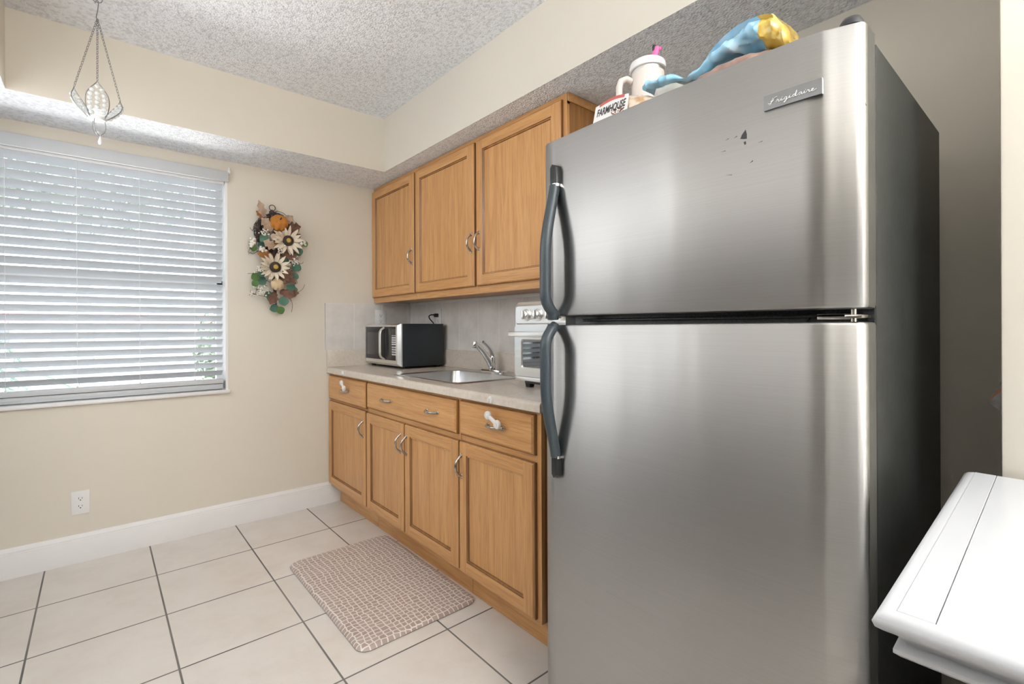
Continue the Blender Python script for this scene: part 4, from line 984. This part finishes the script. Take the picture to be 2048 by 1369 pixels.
# ------------------------------------------------------------------ wreath
M['vine'] = plain('dark_vine', (0.07, 0.05, 0.045), 0.8, var=0.4, scale=50)
M['pumpkin'] = plain('orange_velvet', (0.52, 0.20, 0.03), 0.85, var=0.2, scale=25)
M['pumpkin2'] = plain('cream_velvet', (0.72, 0.55, 0.34), 0.85, var=0.08)
M['petal'] = plain('cream_petal', (0.76, 0.67, 0.53), 0.7, var=0.1, scale=40)
M['seed'] = plain('dark_seed_disc', (0.05, 0.032, 0.022), 0.9, var=0.4, scale=300)
M['pollen'] = plain('yellow_centre', (0.50, 0.35, 0.07), 0.8)
M['euc'] = plain('eucalyptus_leaf', (0.06, 0.165, 0.11), 0.55, var=0.2, scale=30)
M['euc2'] = plain('bright_green_leaf', (0.09, 0.20, 0.05), 0.55, var=0.2, scale=30)
M['brleaf'] = plain('brown_leaf', (0.17, 0.085, 0.055), 0.75, var=0.35, scale=40)
M['tanleaf'] = plain('tan_leaf', (0.50, 0.37, 0.27), 0.75, var=0.2, scale=40)
M['rust'] = plain('rust_leaf', (0.38, 0.16, 0.05), 0.75, var=0.2, scale=40)
M['berry'] = plain('white_berry', (0.80, 0.76, 0.68), 0.5)
wr = thing('autumn_swag', (-0.97, -0.01, 1.60), 'autumn swag of pumpkins, sunflowers and eucalyptus hanging on the cream wall', 'wreath')
b = B()
for k in range(34):
    a0 = random.uniform(0, 2*PI); rx, rz = random.uniform(0.085, 0.125), random.uniform(0.09, 0.13); cz = random.choice([1.785, 1.77, 1.74]); y = -random.uniform(0.008, 0.045)
    pts = [(-0.965+rx*math.cos(a0+t)*(1+0.06*math.sin(3*t+k)), y-0.008*math.sin(2*t+k), cz+rz*math.sin(a0+t)) for t in [i*random.uniform(3.0, 5.6)/16*1.0 for i in range(17)]]
    b.tube(pts, 0.0016, 5)
for k in range(40):
    z0 = random.uniform(1.33, 1.80); sgn = random.choice((-1, 1)); x0 = -0.965+sgn*random.uniform(0.02, 0.07); L = random.uniform(0.05, 0.11)
    b.tube(bez((x0, -0.03, z0), (x0+sgn*L*0.5, -0.045, z0+random.uniform(-.03, .03)), (x0+sgn*L*0.8, -0.04, z0+random.uniform(-.06, .05)), (x0+sgn*L, -0.02, z0+random.uniform(-.1, .05)), 8), 0.0012, 5)
b.tube([(-0.985, -0.03, 1.88), (-0.97, -0.035, 1.7), (-0.98, -0.035, 1.5), (-0.965, -0.03, 1.30)], [0.012, 0.016, 0.014, 0.004], 8)
b.tube(bez((-0.95, -0.03, 1.40), (-0.90, -0.06, 1.39), (-0.86, -0.05, 1.36), (-0.875, -0.03, 1.28), 10), 0.0013, 5)
b.tube(bez((-0.94, -0.03, 1.84), (-0.90, -0.05, 1.88), (-0.86, -0.05, 1.85), (-0.85, -0.03, 1.76), 10), 0.0013, 5)
obj('vine_base', b, M['vine'], wr, 60)
b = B(); b.tube([(-0.982+0.0175*math.cos(t), -0.014, 1.932+0.0175*math.sin(t)) for t in [2*PI*i/24 for i in range(24)]], 0.0022, 8, closed=True); b.tube([(-0.985, -0.014, 1.915), (-0.986, -0.02, 1.905), (-0.987, -0.022, 1.88)], [0.007, 0.016, 0.013], 12); obj('hanging_ring', b, M['vine'], wr)
def pumpkin(c, r, sq, m, stem):
    b = B(); c = Vector(c); seg = 40; rings = []
    tilt = Matrix.Rotation(math.radians(62), 3, 'X')
    for i in range(1, 14):
        ph = PI*i/14; ring = []
        for j in range(seg):
            th = 2*PI*j/seg; lobe = 0.86+0.14*abs(math.sin(4*th))**0.6
            rr = r*math.sin(ph)**0.8*lobe*(1); p = Vector((rr*math.cos(th), rr*math.sin(th), r*sq*math.cos(ph)*(1-0.28*math.exp(-(rr/r*2.6)**2))))
            ring.append(c+tilt @ p)
        rings.append(ring)
    b.loft(rings); o = obj('pumpkin', b, m, wr, 60)
    if stem:
        b = B(); q = c+tilt @ Vector((0, 0, r*sq*0.62)); d = tilt @ Vector((0.05, 0.1, 1)); b.tube([q, q+d*r*0.2, q+d*r*0.35+Vector((0.004, 0, 0.004))], [0.006, 0.004, 0.003], 8); obj('stem', b, M['vine'], o)
pumpkin((-0.962, -0.085, 1.828), 0.054, 0.80, M['pumpkin'], True)
pumpkin((-0.974, -0.085, 1.448), 0.038, 0.85, M['pumpkin2'], False)
def leaf_bm(b, c, L, Wd_, ang, fwd=0.0, curl=0.2, shape='oval', m=0):
    """leaf in the wall plane (x,z), base at c, pointing along ang, lifted off the wall by fwd; thin solid blade"""
    c = Vector(c); d = Vector((math.cos(ang), -fwd, math.sin(ang))).normalized(); s = Vector((-math.sin(ang), -0.12, math.cos(ang))); nrm = Vector((0, -1, 0))
    n = 16 if shape == 'oak' else 9; L1, Cn, R1 = [], [], []
    for i in range(n+1):
        t = i/n
        w = {'oval': math.sin(PI*min(1, t*0.96+0.02))**0.7, 'petal': math.sin(PI*(t**0.75)*0.97+0.03)**0.9, 'oak': math.sin(PI*min(1, t*0.94+0.04))**0.8*(1+0.28*math.sin(t*19))}[shape]*Wd_/2
        p = c+d*L*t+nrm*(curl*L*math.sin(PI*t*0.7)*0.35); L1.append(p+s*w+nrm*abs(w)*0.22); Cn.append(p); R1.append(p-s*w+nrm*abs(w)*0.22)
    th = Vector((0, 0.0012, 0))
    A = [b.vs(L1), b.vs(Cn), b.vs(R1)]; Bk = [b.vs([p+th for p in r]) for r in (L1, Cn, R1)]
    for u, v in ((0, 1), (1, 2)):
        for i in range(n):
            b.face((A[u][i], A[u][i+1], A[v][i+1], A[v][i]), m); b.face((Bk[u][i], Bk[v][i], Bk[v][i+1], Bk[u][i+1]), m)
    for e in (0, 2):
        for i in range(n): b.face((A[e][i], Bk[e][i], Bk[e][i+1], A[e][i+1]), m)
def sunflower(c, R, n, tilt):
    c = Vector(c); b = B()
    for k in range(n):
        a = 2*PI*k/n+random.uniform(-.1, .1); leaf_bm(b, c+Vector((math.cos(a)*R*0.28, 0.004+0.004*(k % 2), math.sin(a)*R*0.28)), R*random.uniform(0.66, 0.86), R*0.235, a, 0.35+0.12*(k % 2), 0.3, 'petal')
    for k in range(n-2):
        a = 2*PI*(k+0.5)/(n-2); leaf_bm(b, c+Vector((math.cos(a)*R*0.25, 0.010, math.sin(a)*R*0.25)), R*random.uniform(0.70, 0.90), R*0.25, a, 0.12, 0.2, 'petal')
    o = obj('sunflower', b, M['petal'], wr, 60)
    b = B(); b.lathe([(0.0, -0.016), (R*0.16, -0.015), (R*0.30, -0.012), (R*0.37, -0.004), (R*0.36, 0.006)], (c.x, c.y-0.004, c.z), 'y', 24, cap=False); s = obj('seed_disc', b, M['seed'], o)
    b = B(); b.lathe([(0.0, -0.022), (R*0.12, -0.0205), (R*0.165, -0.016), (R*0.15, -0.010)], (c.x, c.y-0.004, c.z), 'y', 18, cap=False); obj('pollen', b, M['pollen'], s)
sunflower((-0.913, -0.095, 1.722), 0.088, 13, 0)
sunflower((-0.989, -0.095, 1.552), 0.088, 13, 0)
euc = [(-1.058, 1.684, .045, 0), (-1.103, 1.657, .040, 1), (-0.805, 1.717, .040, 1), (-0.839, 1.671, .046, 2), (-1.098, 1.486, .046, 1), (-1.095, 1.443, .038, 1), (-1.050, 1.474, .052, 0), (-1.062, 1.515, .040, 0), (-0.868, 1.556, .048, 0), (-0.836, 1.562, .040, 0), (-0.868, 1.512, .048, 0), (-0.899, 1.438, .048, 0), (-0.865, 1.416, .040, 0), (-1.013, 1.381, .046, 0), (-0.942, 1.352, .052, 0), (-0.990, 1.300, .046, 0), (-0.948, 1.284, .044, 1), (-1.042, 1.725, .050, 0), (-0.930, 1.600, .050, 2)]
for i, (x, z, d, k) in enumerate(euc):
    b = B(); leaf_bm(b, (x-d*0.42*math.cos(i*1.7), -0.050-0.018*(i % 3), z-d*0.42*math.sin(i*1.7)), d*1.12, d*1.14, i*1.7, 0.15*math.sin(i), 0.15, 'oval')
    o = obj('eucalyptus_leaf', b, [M['euc'], M['euc2'], M['euc']][k], wr, 60)
for i, (x, z, L, W_, a, m, y) in enumerate([(-1.030, 1.850, 0.115, 0.045, 1.95, 'tanleaf', .03), (-1.025, 1.855, 0.07, 0.04, 2.6, 'rust', .03), (-1.00, 1.775, 0.095, 0.062, 2.35, 'tanleaf', .075), (-1.01, 1.745, 0.08, 0.05, -0.2, 'tanleaf', .08), (-0.99, 1.615, 0.10, 0.06, 3.0, 'rust', .06), (-0.98, 1.67, 0.085, 0.055, 2.7, 'tanleaf', .075), (-1.0, 1.69, 0.08, 0.05, 0.1, 'rust', .06), (-0.93, 1.68, 0.10, 0.06, -0.9, 'brleaf', .06), (-0.95, 1.66, 0.09, 0.05, -0.5, 'brleaf', .06), (-0.96, 1.48, 0.09, 0.06, 0.6, 'brleaf', .08), (-0.93, 1.50, 0.08, 0.055, -0.6, 'brleaf', .07), (-0.98, 1.40, 0.085, 0.06, -2.0, 'brleaf', .06), (-0.95, 1.41, 0.09, 0.06, -0.4, 'brleaf', .055), (-0.93, 1.40, 0.09, 0.05, 0.0, 'brleaf', .05), (-0.91, 1.80, 0.09, 0.06, 0.3, 'brleaf', .04), (-0.90, 1.78, 0.085, 0.06, -0.5, 'brleaf', .045), (-0.92, 1.83, 0.08, 0.05, 0.9, 'tanleaf', .03)]):
    b = B(); leaf_bm(b, (x, -y, z), L, W_, a, 0.2, 0.3, 'oak'); obj('dried_leaf', b, M[m], wr, 60)
for (x, z, n, sp, r) in ((-1.115, 1.685, 12, 0.030, 0.0058), (-1.055, 1.655, 8, 0.020, 0.006), (-1.046, 1.755, 26, 0.020, 0.0032), (-0.874, 1.595, 34, 0.024, 0.003), (-1.080, 1.530, 22, 0.020, 0.0035), (-1.070, 1.405, 40, 0.034, 0.003), (-1.12, 1.385, 10, 0.014, 0.0032), (-0.832, 1.722, 9, 0.024, 0.006), (-0.946, 1.660, 22, 0.016, 0.0032)):
    b = B()
    for _ in range(n):
        p = Vector((x+random.gauss(0, sp*0.6), -0.095+random.uniform(-.02, .015), z+random.gauss(0, sp*0.5))); b.ball(p, r*random.uniform(1.25, 1.7), 8)
    o = obj('berry_sprig', b, M['berry'], wr)
    b = B()
    for _ in range(6): b.tube([(x*0.75-0.97*0.25, -0.045, z), (x+random.gauss(0, sp*0.3), -0.062, z+random.gauss(0, sp*0.3)), (x+random.gauss(0, sp*0.6), -0.07, z+random.gauss(0, sp*0.5))], 0.0009, 4)
    obj('twig', b, M['vine'], o)

# ------------------------------------------------------------------ hanging lotus candle holder
M['silver'] = plain('silver_wire', (0.30, 0.30, 0.30), 0.35, 0.9, var=0.1)
OX, OY = -1.82, -0.75
lo = thing('hanging_candle_holder', (OX, OY, 2.16), 'silver lotus shaped glass bead holder hanging on chains from the ceiling', 'candle holder')
ZR = 2.012
b = B(); b.tube([(OX+0.016*math.cos(t), OY, 2.489+0.014*math.sin(t)) for t in [PI*0.62+i/16*1.75*PI for i in range(17)]], 0.0017, 8); b.lathe([(0.008, 2.5105), (0.008, 2.507), (0.002, 2.503)], (OX, OY, 0), n=12); obj('ceiling_hook', b, M['silver'], lo, 60)
b = B(); b.tube(bez((OX-0.006, OY, 2.470), (OX-0.002, OY, 2.492), (OX+0.008, OY, 2.484), (OX+0.004, OY, 2.466), 8)+bez((OX+0.002, OY, 2.445), (OX, OY, 2.425), (OX-0.008, OY, 2.408), (OX+0.004, OY, 2.408), 8), 0.0016, 8); obj('hook', b, M['silver'], lo, 60)
top = Vector((OX+0.001, OY, 2.410))
tips = []
for a, zt in ((-PI/2, 2.137), (PI-0.60, 2.137), (0.58, 2.122)):
    dr_ = Vector((math.cos(a), math.sin(a), 0)); sd = Vector((-math.sin(a), math.cos(a), 0))
    R0_, Rt = 0.026, (0.073 if a < 0 else 0.086)
    def P(u, w, dr_=dr_, sd=sd, zt=zt):
        """petal surface: u from base to tip, w across"""
        rr = R0_+(Rt-R0_)*(0.55*math.sin(PI*u*0.5)+0.45*u)+0.012*math.sin(PI*u); hw = 0.036*math.sin(PI*min(1, u*0.82+0.18))**0.75*(1.0 if u < .55 else (1-((u-.55)/.45)**2.2))
        return Vector((OX, OY, ZR))+dr_*(rr-0.35*abs(w)*abs(w)*hw*0.7)+sd*(w*hw)+zz*((zt-ZR)*u)
    b = B(); n = 16
    out = [P(i/n, 1) for i in range(n+1)]+[P(1-i/n, -1) for i in range(1, n+1)]
    b.tube(out, 0.0016, 6); pe = obj('petal', b, M['silver'], lo, 60)
    b = B()
    for i in range(7):
        u = 0.10+0.118*i; nn = [2, 3, 3, 3, 3, 2, 1][i]
        for k in range(nn):
            w = 0 if nn == 1 else (-0.62+1.24*k/(nn-1))
            b.ball(P(u+0.03*(k % 2), w), (0.0088, 0.0088, 0.0078), 10)
    obj('bead_mesh', b, M['bead'], pe)
    b = B(); tip = P(1, 0); v = tip-top; L = v.length; nl = int(L/0.0105); d = v.normalized(); s0 = d.orthogonal().normalized(); s1 = d.cross(s0)
    for k in range(nl):
        c = top+v*((k+0.5)/nl); s = s0 if k % 2 else s1
        b.tube([c+d*0.0068*math.cos(t)+s*0.0036*math.sin(t) for t in [2*PI*i/8 for i in range(8)]], 0.0009, 4, closed=True)
    obj('chain', b, M['silver'], lo, 60)
b = B(); b.lathe([(0.0, ZR-0.006), (0.026, ZR-0.006), (0.029, ZR-0.002), (0.029, ZR+0.006), (0.026, ZR+0.006), (0.025, ZR-0.003), (0.0, ZR-0.003)], (OX, OY, 0), n=24, cap=False); obj('candle_cup', b, M['white'], lo, 40)
b = B()
for a in (0.1, 2.2, 4.3):
    dx, dy = math.cos(a), math.sin(a); b.tube(bez((OX+0.022*dx, OY+0.022*dy, ZR-0.004), (OX+0.030*dx, OY+0.030*dy, ZR-0.03), (OX+0.026*dx, OY+0.026*dy, ZR-0.055), (OX+0.004, OY, ZR-0.064), 10), 0.0013, 6)
obj('wire_loop', b, M['silver'], lo, 60)
b = B(); b.ball((OX+0.002, OY, ZR-0.055), (0.008, 0.008, 0.006), 12); b.lathe([(0.0008, ZR-0.058), (0.0015, ZR-0.068), (0.005, ZR-0.080), (0.0075, ZR-0.090), (0.006, ZR-0.098), (0.0, ZR-0.101)], (OX+0.008, OY, 0), n=16, cap=False); obj('drop_bead', b, M['white'], lo, 60)
